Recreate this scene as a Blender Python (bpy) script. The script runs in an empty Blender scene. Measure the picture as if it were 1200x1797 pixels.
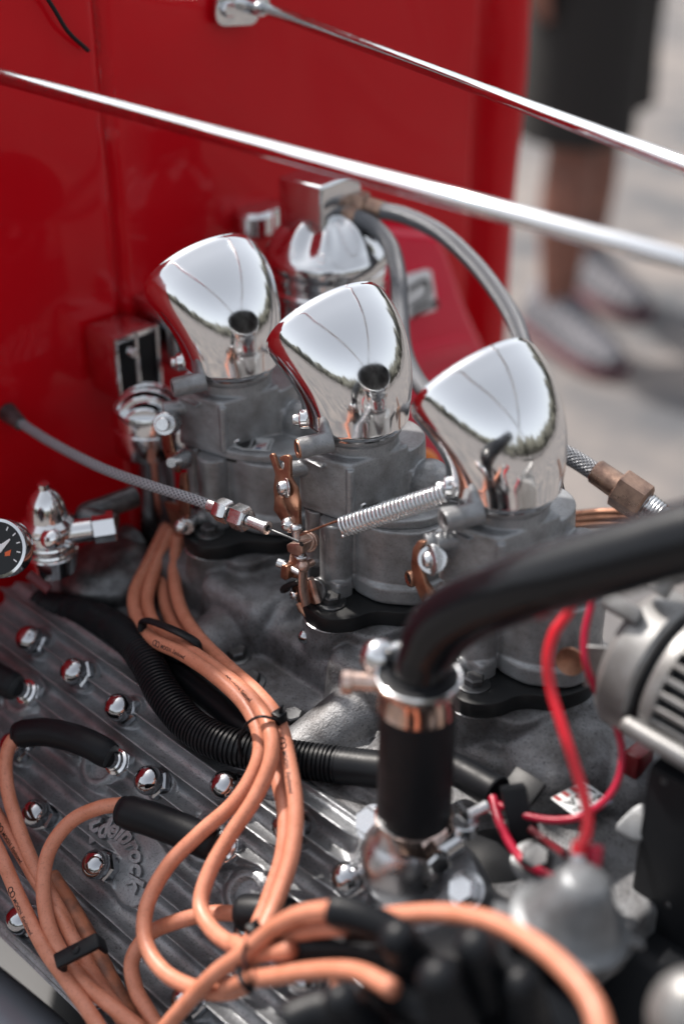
import bpy, bmesh, math, random
from mathutils import Vector, Matrix, Quaternion
random.seed(7)
SC = bpy.context.scene
COL = SC.collection
rad = math.radians
V3 = Vector
# ------------------------------------------------------------------ camera
# engine frame, lengths in centimetres: x towards the front of the car, y towards its far side, z up
CX, CY, CZ = 64.2, -66.3, 49.2
PITCH, YAW = rad(31), rad(45)
cam_d = bpy.data.cameras.new("camera"); cam = bpy.data.objects.new("camera", cam_d); COL.objects.link(cam)
cam.location = (CX/100, CY/100, CZ/100); cam.rotation_euler = (rad(90)-PITCH, 0, YAW)
cam_d.sensor_fit = 'HORIZONTAL'; cam_d.sensor_width = 24; cam_d.lens = 50
cam_d.clip_start = 0.05; cam_d.clip_end = 400
cam_d.dof.use_dof = True; cam_d.dof.focus_distance = 1.03; cam_d.dof.aperture_fstop = 2.0
cam_d.dof.aperture_blades = 0
SC.camera = cam
# ------------------------------------------------------------------ sky, sun, exposure
SUN_EL, SUN_VEC = rad(52), V3((-1, .05, 0))
w = bpy.data.worlds.new("World"); SC.world = w; w.use_nodes = True
nt = w.node_tree; nt.nodes.clear()
sky = nt.nodes.new('ShaderNodeTexSky'); sky.sky_type = 'NISHITA'; sky.sun_disc = False
sky.sun_elevation = SUN_EL; sky.sun_rotation = math.atan2(SUN_VEC.x, SUN_VEC.y)
sky.air_density = 1.0; sky.dust_density = 3.0; sky.ozone_density = 1.0
hs = nt.nodes.new('ShaderNodeHueSaturation'); hs.inputs['Saturation'].default_value = 0.3
gmn = nt.nodes.new('ShaderNodeGamma'); gmn.inputs['Gamma'].default_value = 0.85   # thin even cloud
bg = nt.nodes.new('ShaderNodeBackground'); bg.inputs['Strength'].default_value = 0.15
ow = nt.nodes.new('ShaderNodeOutputWorld')
nt.links.new(sky.outputs[0], hs.inputs['Color']); nt.links.new(hs.outputs[0], gmn.inputs['Color']); nt.links.new(gmn.outputs[0], bg.inputs['Color']); nt.links.new(bg.outputs[0], ow.inputs[0])
sd = bpy.data.lights.new("sun", 'SUN'); sd.energy = 3.4; sd.angle = rad(2.5); sd.color = (1.0, .93, .86)
so = bpy.data.objects.new("sun", sd); COL.objects.link(so)
sv = (SUN_VEC.normalized()*math.cos(SUN_EL) + V3((0, 0, math.sin(SUN_EL))))
so.rotation_euler = sv.to_track_quat('Z', 'Y').to_euler(); so.location = (0, -3, 4)
SC.view_settings.view_transform = 'Standard'; SC.view_settings.look = 'None'
SC.view_settings.exposure = 1.05; SC.view_settings.gamma = 1
SC.render.engine = 'CYCLES'
# ------------------------------------------------------------------ measuring: a sight line through a point of the photograph met with a plane of the engine
_r = V3((math.cos(YAW), math.sin(YAW), 0)); _f = V3((-math.sin(YAW)*math.cos(PITCH), math.cos(YAW)*math.cos(PITCH), -math.sin(PITCH)))
_u = _r.cross(_f); _C = V3((CX, CY, CZ)); HN = V3((0, -.70711, .70711)); HD = V3((0, -.70711, -.70711))
def at(px, py, **k):
    d = _f + _r*((px-600)/2500) - _u*((py-898.5)/2500)
    (a, v), = k.items()
    if a == 'd': return _C + d*v
    if a == 'h': return _C + d*((v-_C.dot(HN))/d.dot(HN))
    i = 'xyz'.index(a); return _C + d*((v-_C[i])/d[i])
def hp(u, v, h=0.0): return V3((u, 0, 0)) + HD*v + HN*h      # a point of the tilted cylinder head
# ------------------------------------------------------------------ materials
def mat(name, col, metal=0., rough=.5, col2=None, nscale=6., bump=0., bscale=60., coat=0., speck=0., spec=.5, rvar=0., aniso=0., objc=True):
    m = bpy.data.materials.new(name); m.use_nodes = True
    n = m.node_tree.nodes; l = m.node_tree.links; b = n['Principled BSDF']
    b.inputs['Metallic'].default_value = metal; b.inputs['Roughness'].default_value = rough
    b.inputs['Coat Weight'].default_value = coat; b.inputs['Coat Roughness'].default_value = .04
    b.inputs['Specular IOR Level'].default_value = spec
    b.inputs['Base Color'].default_value = (*col, 1)
    tc = n.new('ShaderNodeTexCoord'); mp = n.new('ShaderNodeMapping'); mp.inputs['Scale'].default_value = (100, 100, 100)
    l.new(tc.outputs['Object'], mp.inputs['Vector'])
    def noise(s, d=4, r=.6):
        q = n.new('ShaderNodeTexNoise'); q.inputs['Scale'].default_value = s; q.inputs['Detail'].default_value = d; q.inputs['Roughness'].default_value = r
        l.new(mp.outputs[0], q.inputs['Vector']); return q
    c = None
    if col2:
        q = noise(1/nscale); r = n.new('ShaderNodeValToRGB'); r.color_ramp.elements[0].position = .36; r.color_ramp.elements[1].position = .64
        r.color_ramp.elements[0].color = (*col2, 1); r.color_ramp.elements[1].color = (*col, 1)
        l.new(q.outputs['Fac'], r.inputs['Fac']); c = r.outputs['Color']
    if speck:
        q = noise(5.5, 2, .85); r = n.new('ShaderNodeValToRGB'); r.color_ramp.elements[0].position = .33; r.color_ramp.elements[1].position = .45
        r.color_ramp.elements[0].color = (1-speck,)*3+(1,); r.color_ramp.elements[1].color = (1, 1, 1, 1)
        l.new(q.outputs['Fac'], r.inputs['Fac']); x = n.new('ShaderNodeMixRGB'); x.blend_type = 'MULTIPLY'; x.inputs[0].default_value = 1
        if c: l.new(c, x.inputs[1])
        else: x.inputs[1].default_value = (*col, 1)
        l.new(r.outputs['Color'], x.inputs[2]); c = x.outputs[0]
    if c: l.new(c, b.inputs['Base Color'])
    if rvar:
        q = noise(.8, 5, .65); mr = n.new('ShaderNodeMapRange'); mr.inputs[1].default_value = .3; mr.inputs[2].default_value = .7
        mr.inputs[3].default_value = max(.01, rough-rvar); mr.inputs[4].default_value = rough+rvar
        l.new(q.outputs['Fac'], mr.inputs[0]); l.new(mr.outputs[0], b.inputs['Roughness'])
    if bump:
        q = noise(bscale/10., 3, .6); bp = n.new('ShaderNodeBump'); bp.inputs['Strength'].default_value = min(1, bump); bp.inputs['Distance'].default_value = .0006
        l.new(q.outputs['Fac'], bp.inputs['Height']); l.new(bp.outputs[0], b.inputs['Normal'])
    return m
def braid_mat(name, ca, cb, metal, rough, k=1.0, nu=16):
    """crossing braid drawn from the tube's own u (turn) and v (length in cm)"""
    m = bpy.data.materials.new(name); m.use_nodes = True; n = m.node_tree.nodes; l = m.node_tree.links; b = n['Principled BSDF']
    uv = n.new('ShaderNodeUVMap'); sx = n.new('ShaderNodeSeparateXYZ'); l.new(uv.outputs[0], sx.inputs[0])
    def ma(op, a, c2):
        q = n.new('ShaderNodeMath'); q.operation = op
        for i, z in enumerate((a, c2)):
            if isinstance(z, (int, float)): q.inputs[i].default_value = z
            else: l.new(z, q.inputs[i])
        return q.outputs[0]
    pu = ma('MULTIPLY', sx.outputs[0], nu*math.pi*2); pv = ma('MULTIPLY', sx.outputs[1], k*math.pi*2)
    a = ma('SINE', ma('ADD', pu, pv), 0); c2 = ma('SINE', ma('SUBTRACT', pu, pv), 0)
    f = ma('MAXIMUM', a, c2)
    r = n.new('ShaderNodeValToRGB'); r.color_ramp.elements[0].position = .0; r.color_ramp.elements[1].position = .7
    r.color_ramp.elements[0].color = (*cb, 1); r.color_ramp.elements[1].color = (*ca, 1); l.new(f, r.inputs['Fac']); l.new(r.outputs[0], b.inputs['Base Color'])
    bp = n.new('ShaderNodeBump'); bp.inputs['Distance'].default_value = .0006; bp.inputs['Strength'].default_value = .9; l.new(f, bp.inputs['Height']); l.new(bp.outputs[0], b.inputs['Normal'])
    b.inputs['Metallic'].default_value = metal; b.inputs['Roughness'].default_value = rough
    return m
CHROME = mat('polished_chrome', (.86, .87, .88), 1, .11, rvar=.05, bump=.08, bscale=5)
CHROME2 = mat('worn_chrome', (.74, .75, .76), 1, .12, rvar=.05, bump=.06, bscale=12)
DKCHROME = mat('dark_chrome', (.46, .47, .49), 1, .14, rvar=.06)
ALU = mat('cast_aluminium', (.33, .34, .355), .6, .38, col2=(.23, .24, .252), nscale=1.6, bump=.6, bscale=60, speck=.5, rvar=.1)
NECKC = mat('satin_chrome', (.52, .53, .55), 1, .3, rvar=.08, bump=.1)
ALUDK = mat('stained_cast_aluminium', (.235, .243, .255), .4, .48, col2=(.085, .082, .083), nscale=3.2, bump=1.0, bscale=60, speck=.6, rvar=.12)
ZINC = mat('grey_zinc_casting', (.33, .345, .36), .42, .38, col2=(.20, .203, .207), nscale=2.2, bump=.5, bscale=55, rvar=.1, speck=.22)
MACH = mat('machined_aluminium', (.62, .63, .65), .9, .3, col2=(.5, .5, .52), nscale=3, bump=.1, rvar=.08)
SATIN = mat('satin_aluminium', (.27, .27, .27), .55, .45, col2=(.20, .195, .19), nscale=2, bump=.1, rvar=.06)
STEEL = mat('zinc_steel', (.66, .67, .68), 1, .27, rvar=.1, bump=.08)
DKSTEEL = mat('oiled_steel', (.16, .165, .17), .8, .38, col2=(.07, .07, .072), nscale=1.5, bump=.25, rvar=.1)
COPPER = mat('yellow_zinc_plate', (.46, .25, .165), .85, .33, col2=(.27, .13, .085), nscale=1.2, bump=.15, rvar=.1)
PINKM = mat('worn_pinkish_plate', (.62, .46, .40), .9, .34, col2=(.42, .28, .22), nscale=.8, bump=.1)
BRASS = mat('tarnished_brass', (.42, .28, .21), .9, .34, col2=(.17, .11, .09), nscale=1.6, bump=.3, rvar=.12)
COPC = mat('coppery_chrome', (.72, .57, .51), 1, .14, col2=(.52, .36, .29), nscale=1.5, rvar=.06)
RUBBER = mat('black_rubber', (.008, .009, .011), 0, .55, bump=.35, bscale=30, spec=.22, rvar=.1)
RUBBERG = mat('satin_black_rubber', (.006, .007, .009), 0, .45, bump=.15, spec=.2, rvar=.08)
PLASTIC = mat('black_plastic', (.007, .008, .010), 0, .42, spec=.22, rvar=.08, bump=.06, bscale=25)
GASKET = mat('black_phenolic', (.008, .009, .010), 0, .42, spec=.35, bump=.1)
ORANGE = mat('salmon_orange_silicone', (.58, .235, .15), 0, .45, col2=(.50, .185, .108), nscale=1.3, spec=.45, bump=.2, bscale=20, rvar=.12, speck=.24)
ORANGED = mat('grimy_orange_silicone', (.46, .17, .09), 0, .5, col2=(.2, .085, .055), nscale=1.5, spec=.4, bump=.15)
INK = mat('black_ink', (.012, .012, .013), 0, .5)
REDP = mat('red_car_paint', (.52, .003, .009), .0, .3, coat=.3, spec=.1)
REDP_LIT = mat('red_car_paint_lit', (.70, .003, .04), .0, .25, coat=.45, spec=.2)  # the car red again, with the sky's magenta reflection put into its colour
REDW = mat('red_wire_insulation', (.58, .01, .022), 0, .32, spec=.5)
REDW2 = mat('crimson_wire_insulation', (.42, .006, .035), 0, .35, spec=.5)
CONEM = mat('dull_cone_metal', (.19, .2, .21), .5, .45, col2=(.13, .135, .142), nscale=1.5, bump=.3)
SEAM = mat('seam_paint', (.10, .004, .006), 0, .4)
WHITE = mat('white_enamel', (.84, .85, .86), 0, .35)
BLACKP = mat('black_enamel', (.004, .0045, .006), 0, .2, spec=.38, rvar=.06)
BLACKS = mat('satin_black_paint', (.009, .010, .012), 0, .45, bump=.1, spec=.25)
TAGW = mat('tag_white', (.55, .57, .58), .3, .4)
TAGR = mat('tag_red', (.30, .05, .05), .2, .4)
TAGB = mat('tag_blue', (.10, .14, .22), .2, .4)
BRAID = braid_mat('steel_braid', (.24, .25, .27), (.07, .073, .08), .45, .42, k=2.6, nu=13)
BRAIDG = braid_mat('grey_braid', (.40, .42, .45), (.13, .14, .155), .2, .42, k=2.2, nu=8)
# ------------------------------------------------------------------ mesh collecting (cm)
class M:
    def __init__(s): s.v = []; s.f = []; s.uv = {}
    def add(s, vs, fs, T=None):
        o = len(s.v)
        s.v += [T @ V3(p) if T else V3(p) for p in vs]; s.f += [[i+o for i in f] for f in fs]; return s
    def merge(s, m, T=None): return s.add(m.v, m.f, T)
def frame(loc, z, x=None):
    z = V3(z).normalized(); x = V3(x) if x else (V3((1, 0, 0)) if abs(z.x) < .9 else V3((0, 1, 0)))
    x = (x - z*x.dot(z)).normalized(); y = z.cross(x)
    return Matrix(((x.x, y.x, z.x, loc[0]), (x.y, y.y, z.y, loc[1]), (x.z, y.z, z.z, loc[2]), (0, 0, 0, 1)))
OFF = {}
def setp(o, label=None, cat=None, group=None, kind=None):
    for k, v in (('label', label), ('category', cat), ('group', group), ('kind', kind)):
        if v: o[k] = v
def thing(name, label, cat, loc=(0, 0, 0), group=None):
    o = bpy.data.objects.new(name, None); COL.objects.link(o); o.empty_display_size = .02
    o.location = V3(loc)/100; OFF[o.name] = V3(loc); setp(o, label, cat, group); return o
def build(name, m, material, parent=None, sharp=35, smooth=True, local=False, mesh_only=False, loc=None):
    off = V3((0, 0, 0))
    if parent is not None: off = OFF[parent.name]
    elif loc is not None: off = V3(loc)
    if local: off = V3((0, 0, 0))
    me = bpy.data.meshes.new(name)
    me.from_pydata([((p-off)/100) for p in m.v], [], m.f); me.update()
    if smooth:
        me.shade_smooth()
        if sharp < 180: me.set_sharp_from_angle(angle=rad(sharp))
    if m.uv:
        ul = me.uv_layers.new(name='uv')
        for p in me.polygons:
            c = m.uv.get(p.index)
            if c:
                for li, q in zip(p.loop_indices, c): ul.data[li].uv = q
    me.materials.append(material)
    o = bpy.data.objects.new(name, me); COL.objects.link(o)
    if parent is not None: o.parent = parent
    elif loc is not None: o.location = off/100
    OFF[o.name] = OFF[parent.name] if parent is not None else off
    return o
def copy_tree(o, parent=None):
    c = o.copy(); COL.objects.link(c); c.parent = parent
    for ch in list(o.children): copy_tree(ch, c)
    return c
# --- shapes
def bev(m, r, seg=2, ang=30):
    bm = bmesh.new(); vs = [bm.verts.new(p) for p in m.v]
    for f in m.f: bm.faces.new([vs[i] for i in f])
    bm.normal_update(); bmesh.ops.recalc_face_normals(bm, faces=bm.faces)
    es = [e for e in bm.edges if len(e.link_faces) == 2 and e.calc_face_angle(0) > rad(ang)]
    bmesh.ops.bevel(bm, geom=es, offset=r, segments=seg, profile=.5, affect='EDGES', clamp_overlap=True)
    bm.verts.index_update(); o = M(); o.v = [v.co.copy() for v in bm.verts]; o.f = [[v.index for v in f.verts] for f in bm.faces]; bm.free(); return o
def box(x0, x1, y0, y1, z0, z1, r=0, seg=2):
    m = M().add([(x0, y0, z0), (x1, y0, z0), (x1, y1, z0), (x0, y1, z0), (x0, y0, z1), (x1, y0, z1), (x1, y1, z1), (x0, y1, z1)],
                [(0, 3, 2, 1), (4, 5, 6, 7), (0, 1, 5, 4), (1, 2, 6, 5), (2, 3, 7, 6), (3, 0, 4, 7)])
    return bev(m, r, seg) if r else m
def prism(pts, z0, z1, r=0, seg=2, T=None, s1=1.0):
    n = len(pts); cx = sum(p[0] for p in pts)/n; cy = sum(p[1] for p in pts)/n
    a = sum(pts[i][0]*pts[(i+1) % n][1]-pts[(i+1) % n][0]*pts[i][1] for i in range(n))
    if a < 0: pts = pts[::-1]
    vs = [(x, y, z0) for x, y in pts] + [(cx+(x-cx)*s1, cy+(y-cy)*s1, z1) for x, y in pts]
    fs = [list(range(n))[::-1], list(range(n, 2*n))] + [[i, (i+1) % n, n+(i+1) % n, n+i] for i in range(n)]
    m = M().add(vs, fs)
    if r: m = bev(m, r, seg, 50)
    return M().merge(m, T) if T else m
def lathe(prof, T=None, n=40, cap=True):
    m = M(); vs = []; fs = []
    for r, z in prof: vs += [(r*math.cos(2*math.pi*i/n), r*math.sin(2*math.pi*i/n), z) for i in range(n)]
    for k in range(len(prof)-1):
        for i in range(n):
            j = (i+1) % n; fs.append((k*n+i, k*n+j, (k+1)*n+j, (k+1)*n+i))
    if cap:
        if prof[0][0] > 1e-3: fs.append(list(range(n))[::-1])
        if prof[-1][0] > 1e-3: fs.append([(len(prof)-1)*n+i for i in range(n)])
    return m.add(vs, fs, T)
def cyl(a, b, r, r2=None, n=28, bevel=.06):
    a = V3(a); b = V3(b); L = (b-a).length; r2 = r if r2 is None else r2; e = min(bevel, r*.4, L*.3)
    return lathe([(r-e, 0), (r, e), (r2, L-e), (r2-e, L)], frame(a, b-a), n)
def hexp(a, d, R, L, e=.1, ch=True):
    """hexagonal nut or bolt head, chamfered"""
    T = frame(a, d); m = M(); vs = []; fs = []
    rings = [(R*.95, 0), (R, e*.4), (R, L-e), (R*.86, L)] if ch else [(R, 0), (R, L)]
    for r, z in rings:
        vs += [(r*math.cos(math.pi*i/3), r*math.sin(math.pi*i/3), z) for i in range(6)]
    for k in range(len(rings)-1):
        for i in range(6):
            j = (i+1) % 6; fs.append((k*6+i, k*6+j, (k+1)*6+j, (k+1)*6+i))
    fs += [[5, 4, 3, 2, 1, 0], [(len(rings)-1)*6+i for i in range(6)]]
    return m.add(vs, fs, T)
def ball(c, r, n=24, sz=1.0, T=None):
    k = n//2
    return lathe([(max(1e-4, r*math.sin(math.pi*i/k)), -r*sz*math.cos(math.pi*i/k)) for i in range(k+1)], T or Matrix.Translation(V3(c)), n, cap=False)
def spline(pts, k=8):
    P_ = [V3(p) for p in pts]; out = []
    P_ = [P_[0]*2-P_[1]] + P_ + [P_[-1]*2-P_[-2]]
    for i in range(1, len(P_)-2):
        a, b, c, d = P_[i-1:i+3]
        for j in range(k):
            t = j/k; out.append(.5*((2*b)+(c-a)*t+(2*a-5*b+4*c-d)*t*t+(3*b-a-3*c+d)*t**3))
    out.append(P_[-2]); return out
def frames(pts, up=None):
    n = len(pts); T = []; N = []
    for i in range(n): T.append((pts[min(i+1, n-1)]-pts[max(i-1, 0)]).normalized())
    u = V3(up) if up else (V3((0, 0, 1)) if abs(T[0].z) < .9 else V3((1, 0, 0)))
    nn = (u-T[0]*u.dot(T[0])).normalized()
    for t in T:
        nn = (nn-t*nn.dot(t)).normalized(); N.append(nn)
    return T, N
def tube(pts, r, n=16, k=8, sp=True, cap=True, flat=1.0, up=None, uv=True):
    ps = spline(pts, k) if sp else [V3(p) for p in pts]; T, N = frames(ps, up); m = M(); L = 0
    vs = []; Ls = []
    for i, p in enumerate(ps):
        if i: L += (p-ps[i-1]).length
        Ls.append(L); ri = r(i/(len(ps)-1), L) if callable(r) else r
        B = T[i].cross(N[i])
        vs += [p + N[i]*(ri*flat*math.cos(2*math.pi*j/n)) + B*(ri*math.sin(2*math.pi*j/n)) for j in range(n)]
    fs = []
    for i in range(len(ps)-1):
        for j in range(n):
            q = (j+1) % n
            if uv: m.uv[len(fs)] = ((j/n, Ls[i]), ((j+1)/n, Ls[i]), ((j+1)/n, Ls[i+1]), (j/n, Ls[i+1]))
            fs.append((i*n+j, i*n+q, (i+1)*n+q, (i+1)*n+j))
    if cap: fs += [list(range(n))[::-1], [(len(ps)-1)*n+j for j in range(n)]]
    m.add(vs, fs); return m
def loft(rings, cap=True):
    m = M(); n = len(rings[0]); vs = [p for r in rings for p in r]; fs = []
    for k in range(len(rings)-1):
        for i in range(n):
            j = (i+1) % n; fs.append((k*n+i, k*n+j, (k+1)*n+j, (k+1)*n+i))
    if cap: fs += [list(range(n))[::-1], [(len(rings)-1)*n+i for i in range(n)]]
    return m.add(vs, fs)
def torus(T, R, r, n=40, k=10):
    m = M(); vs = []; fs = []
    for i in range(n):
        a = 2*math.pi*i/n
        for j in range(k):
            b = 2*math.pi*j/k; q = R+r*math.cos(b); vs.append((q*math.cos(a), q*math.sin(a), r*math.sin(b)))
    for i in range(n):
        for j in range(k): fs.append((i*k+j, ((i+1) % n)*k+j, ((i+1) % n)*k+(j+1) % k, i*k+(j+1) % k))
    return m.add(vs, fs, T)
def grid(nu, nv, fn):
    m = M(); m.v = [V3(fn(i/nu, j/nv)) for j in range(nv+1) for i in range(nu+1)]
    m.f = [(j*(nu+1)+i, j*(nu+1)+i+1, (j+1)*(nu+1)+i+1, (j+1)*(nu+1)+i) for j in range(nv) for i in range(nu)]; return m
def roundpoly(pts, r, k=5):
    out = []; n = len(pts)
    for i in range(n):
        a, b, c = V3((*pts[i-1], 0)), V3((*pts[i], 0)), V3((*pts[(i+1) % n], 0))
        rr = min(r, (a-b).length*.45, (c-b).length*.45); p = b+(a-b).normalized()*rr; q = b+(c-b).normalized()*rr
        for j in range(k+1):
            t = j/k; w_ = p*(1-t)**2+b*2*t*(1-t)+q*t*t; out.append((w_.x, w_.y))
    return out
def text(s, size, extrude=0., shear=0., bevel=0., res=3, align='LEFT', bold=0.):
    """the outline of some lettering as loose mesh data: size and lengths in cm"""
    c = bpy.data.curves.new('t', 'FONT'); c.body = s; c.size = size; c.extrude = extrude; c.shear = shear; c.resolution_u = res
    c.bevel_depth = bevel; c.offset = bold; c.align_x = align; o = bpy.data.objects.new('t', c); COL.objects.link(o)
    dg = bpy.context.evaluated_depsgraph_get(); me = bpy.data.meshes.new_from_object(o.evaluated_get(dg))
    m = M().add([v.co.copy() for v in me.vertices], [list(p.vertices) for p in me.polygons])
    bpy.data.objects.remove(o); bpy.data.curves.remove(c); bpy.data.meshes.remove(me); return m
def wrap_text(m, pts, r, s0, side, flip=False, k=8):
    """lay flat lettering on a tube: along its centre line from s0 (cm), facing side"""
    ps = spline(pts, k); T, _ = frames(ps); S = [0]
    for i in range(1, len(ps)): S.append(S[-1]+(ps[i]-ps[i-1]).length)
    o = M(); o.f = m.f
    for p in m.v:
        s = s0+p.x; i = 0
        while i < len(S)-2 and S[i+1] < s: i += 1
        t = (s-S[i])/max(1e-6, S[i+1]-S[i]); c = ps[i].lerp(ps[i+1], t); tt = T[i].lerp(T[i+1], t).normalized()
        n = V3(side); n = (n-tt*n.dot(tt)).normalized(); b = n.cross(tt); a = p.y/r
        o.v.append(c+(n*math.cos(a)+b*math.sin(a))*(r+.012+p.z))
    return o
VIEW = V3((.62, -.62, .50))      # roughly towards the open near side
def screw(a, d, R, L, name='screw', parent=None, m=STEEL, slot=True):
    h = lathe([(R*.92, 0), (R, .03), (R, L*.55), (R*.8, L*.9), (R*.3, L), (1e-3, L)], frame(a, d), 22)
    o = build(name, h, m, parent)
    return o
def bolt(parent, a, d, R=.8, L=.6, washer=1.15, m=DKSTEEL, name='bolt'):
    a = V3(a); d = V3(d).normalized()
    mm = hexp(a+d*.14, d, R, L); mm.merge(lathe([(washer, 0), (washer, .1), (washer*.9, .16)], frame(a, d), 28))
    o = build(name, mm, m, parent)
    for i in range(6):
        an = i*math.pi/3; t = frame(a+d*(.14+L), d)
        pass
    return o
def proj(p):
    d = V3(p)-_C; z = d.dot(_f); return 600+2500*d.dot(_r)/z, 898.5-2500*d.dot(_u)/z
def zat(x, y, py):
    a, b = -120., 60.
    for _ in range(50):
        c = (a+b)/2
        if proj((x, y, c))[1] > py: a = c
        else: b = c
    return c
def path(pts, key): return [at(p[0], p[1], **{key: p[2]}) for p in pts]
def remesh(o, vox, it=3, fac=.5):
    r = o.modifiers.new('voxel', 'REMESH'); r.mode = 'VOXEL'; r.voxel_size = vox/100; r.use_smooth_shade = True
    if it:
        s = o.modifiers.new('soft', 'SMOOTH'); s.factor = fac; s.iterations = it
# ================================================================== SETTING
def ground_mat():
    m = mat('patchy_concrete', (.19, .168, .155), 0, .85, col2=(.07, .073, .08), nscale=30, bump=.5, bscale=20)  # warm grey concrete with darker bluish patches at random
    return m
g = build('ground', grid(2, 2, lambda u, v: ((u-.5)*16000, (v-.5)*16000, -90)), ground_mat(), smooth=False); setp(g, kind='structure')
# ================================================================== CAR BODY: firewall with footwell
body = thing('car_body', 'glossy red painted firewall and scuttle behind the engine', 'car body', (-32, 5, -35))
def fwx(y, z):
    x = -32.0
    x += -.9*math.exp(-((y-2.6)/.42)**2)         # the pressed seam
    x += .35*math.sin(y*.11+1)*math.sin(z*.09) + .12*math.sin(y*.31+z*.23)
    edge = 58.6 - .0012*(z-8)**2*(1 if z > 8 else .2)
    t = edge-y
    if t < 9: x += .3*math.exp(-((t-2.6)/1.9)**2) - 2.4*math.exp(-((t-6.6)/1.7)**2)
    if t < 1.2: x -= (1.2-t)**2*2.2
    return x
def fwp(u, v):
    z = -45+v*73.5; edge = 58.6 - .0012*(z-8)**2*(1 if z > 8 else .2)
    if z > 14: edge -= (z-14)**2*.055
    edge = max(edge, 30); y = -60 + u**.85*(edge+60)
    return (fwx(y, z), y, z)
build('firewall', grid(260, 110, fwp), REDP, body, sharp=180)
# cowl sides going back from the edge, closed behind
rim = M()
def side(u, v):
    x, y, z = fwp(1, v); return (x-u*45, y-.2-u*1.5, z)
build('cowl_side', grid(6, 60, side), REDP, body, sharp=180)
# footwell bulge with the badge
def plane_prism(px, x, th, r, seg=3, rnd=1.5):
    pts = [at(a, b, x=x) for a, b in px]; q = roundpoly([(p.y, p.z) for p in pts], rnd, 6)
    T = Matrix(((0, 0, 1, x), (1, 0, 0, 0), (0, 1, 0, 0), (0, 0, 0, 1)))
    return prism(q, -th, 0, r, seg, T)
build('footwell_bulge', plane_prism([(640, 395), (775, 408), (800, 470), (818, 530), (872, 650), (860, 900), (560, 880), (600, 500)], -26.5, 5.5, 1.1, 4, 3), REDP_LIT, body)
build('pressed_bead', plane_prism([(640, 640), (720, 612), (800, 590), (828, 596), (836, 612), (800, 632), (720, 655), (650, 690)], -26.1, .8, .38, 3, 1.), REDP_LIT, body)
bd = thing('maker_badge', 'small white square badge with black letters on the red bulge behind the middle velocity stack', 'badge', at(735, 515, x=-26.3))
build('badge_plate', plane_prism([(690, 490), (757, 472), (768, 543), (692, 566)], -25.9, .5, .12, 2, .5), WHITE, bd)
tm = text('JU', 4.3, .06, bold=.05)
a0 = at(708, 560, x=-25.83); ux = (at(698, 497, x=-25.83)-a0).normalized(); nx = V3((1, 0, 0)); ux.x = 0; ux.normalize(); uy = nx.cross(ux)
T = Matrix(((ux.x, -uy.x, -1, 0), (ux.y, -uy.y, 0, 0), (ux.z, -uy.z, 0, 0), (0, 0, 0, 1)))
b0 = at(757, 555, x=-25.83)
tt = M(); 
e1 = (at(750, 485, x=-25.83)-at(757, 545, x=-25.83)).normalized(); e2 = nx.cross(e1)
for p in tm.v: tt.v.append(at(758, 540, x=-25.83)+e1*p.x+e2*p.y*1.0+nx*p.z)
tt.f = tm.f
build('badge_lettering', tt, INK, bd, smooth=False)
# a wire across the red panel, top left
o = build('panel_wire', tube(path([(60, -40, -31), (95, 15, -31), (120, 55, -31), (155, 88, -31.2)], 'x'), .18, 8), BLACKS); setp(o, 'thin black wire curling over the top left of the red firewall', 'wire')
# ================================================================== ENGINE BLOCK (mostly hidden mass)
blk = thing('engine_block', 'black engine block under the finned cylinder head', 'engine block', (0, 0, -60))
build('block_casting', prism([(-14, -60), (14, -60), (24, -46), (22, -36), (9, -20.5), (-9, -20.5), (-22, -36), (-24, -46)], -29, 37, .8, 2,
      Matrix(((0, 0, 1, 0), (1, 0, 0, 0), (0, 1, 0, 0), (0, 0, 0, 1)))), BLACKS, blk)
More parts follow.
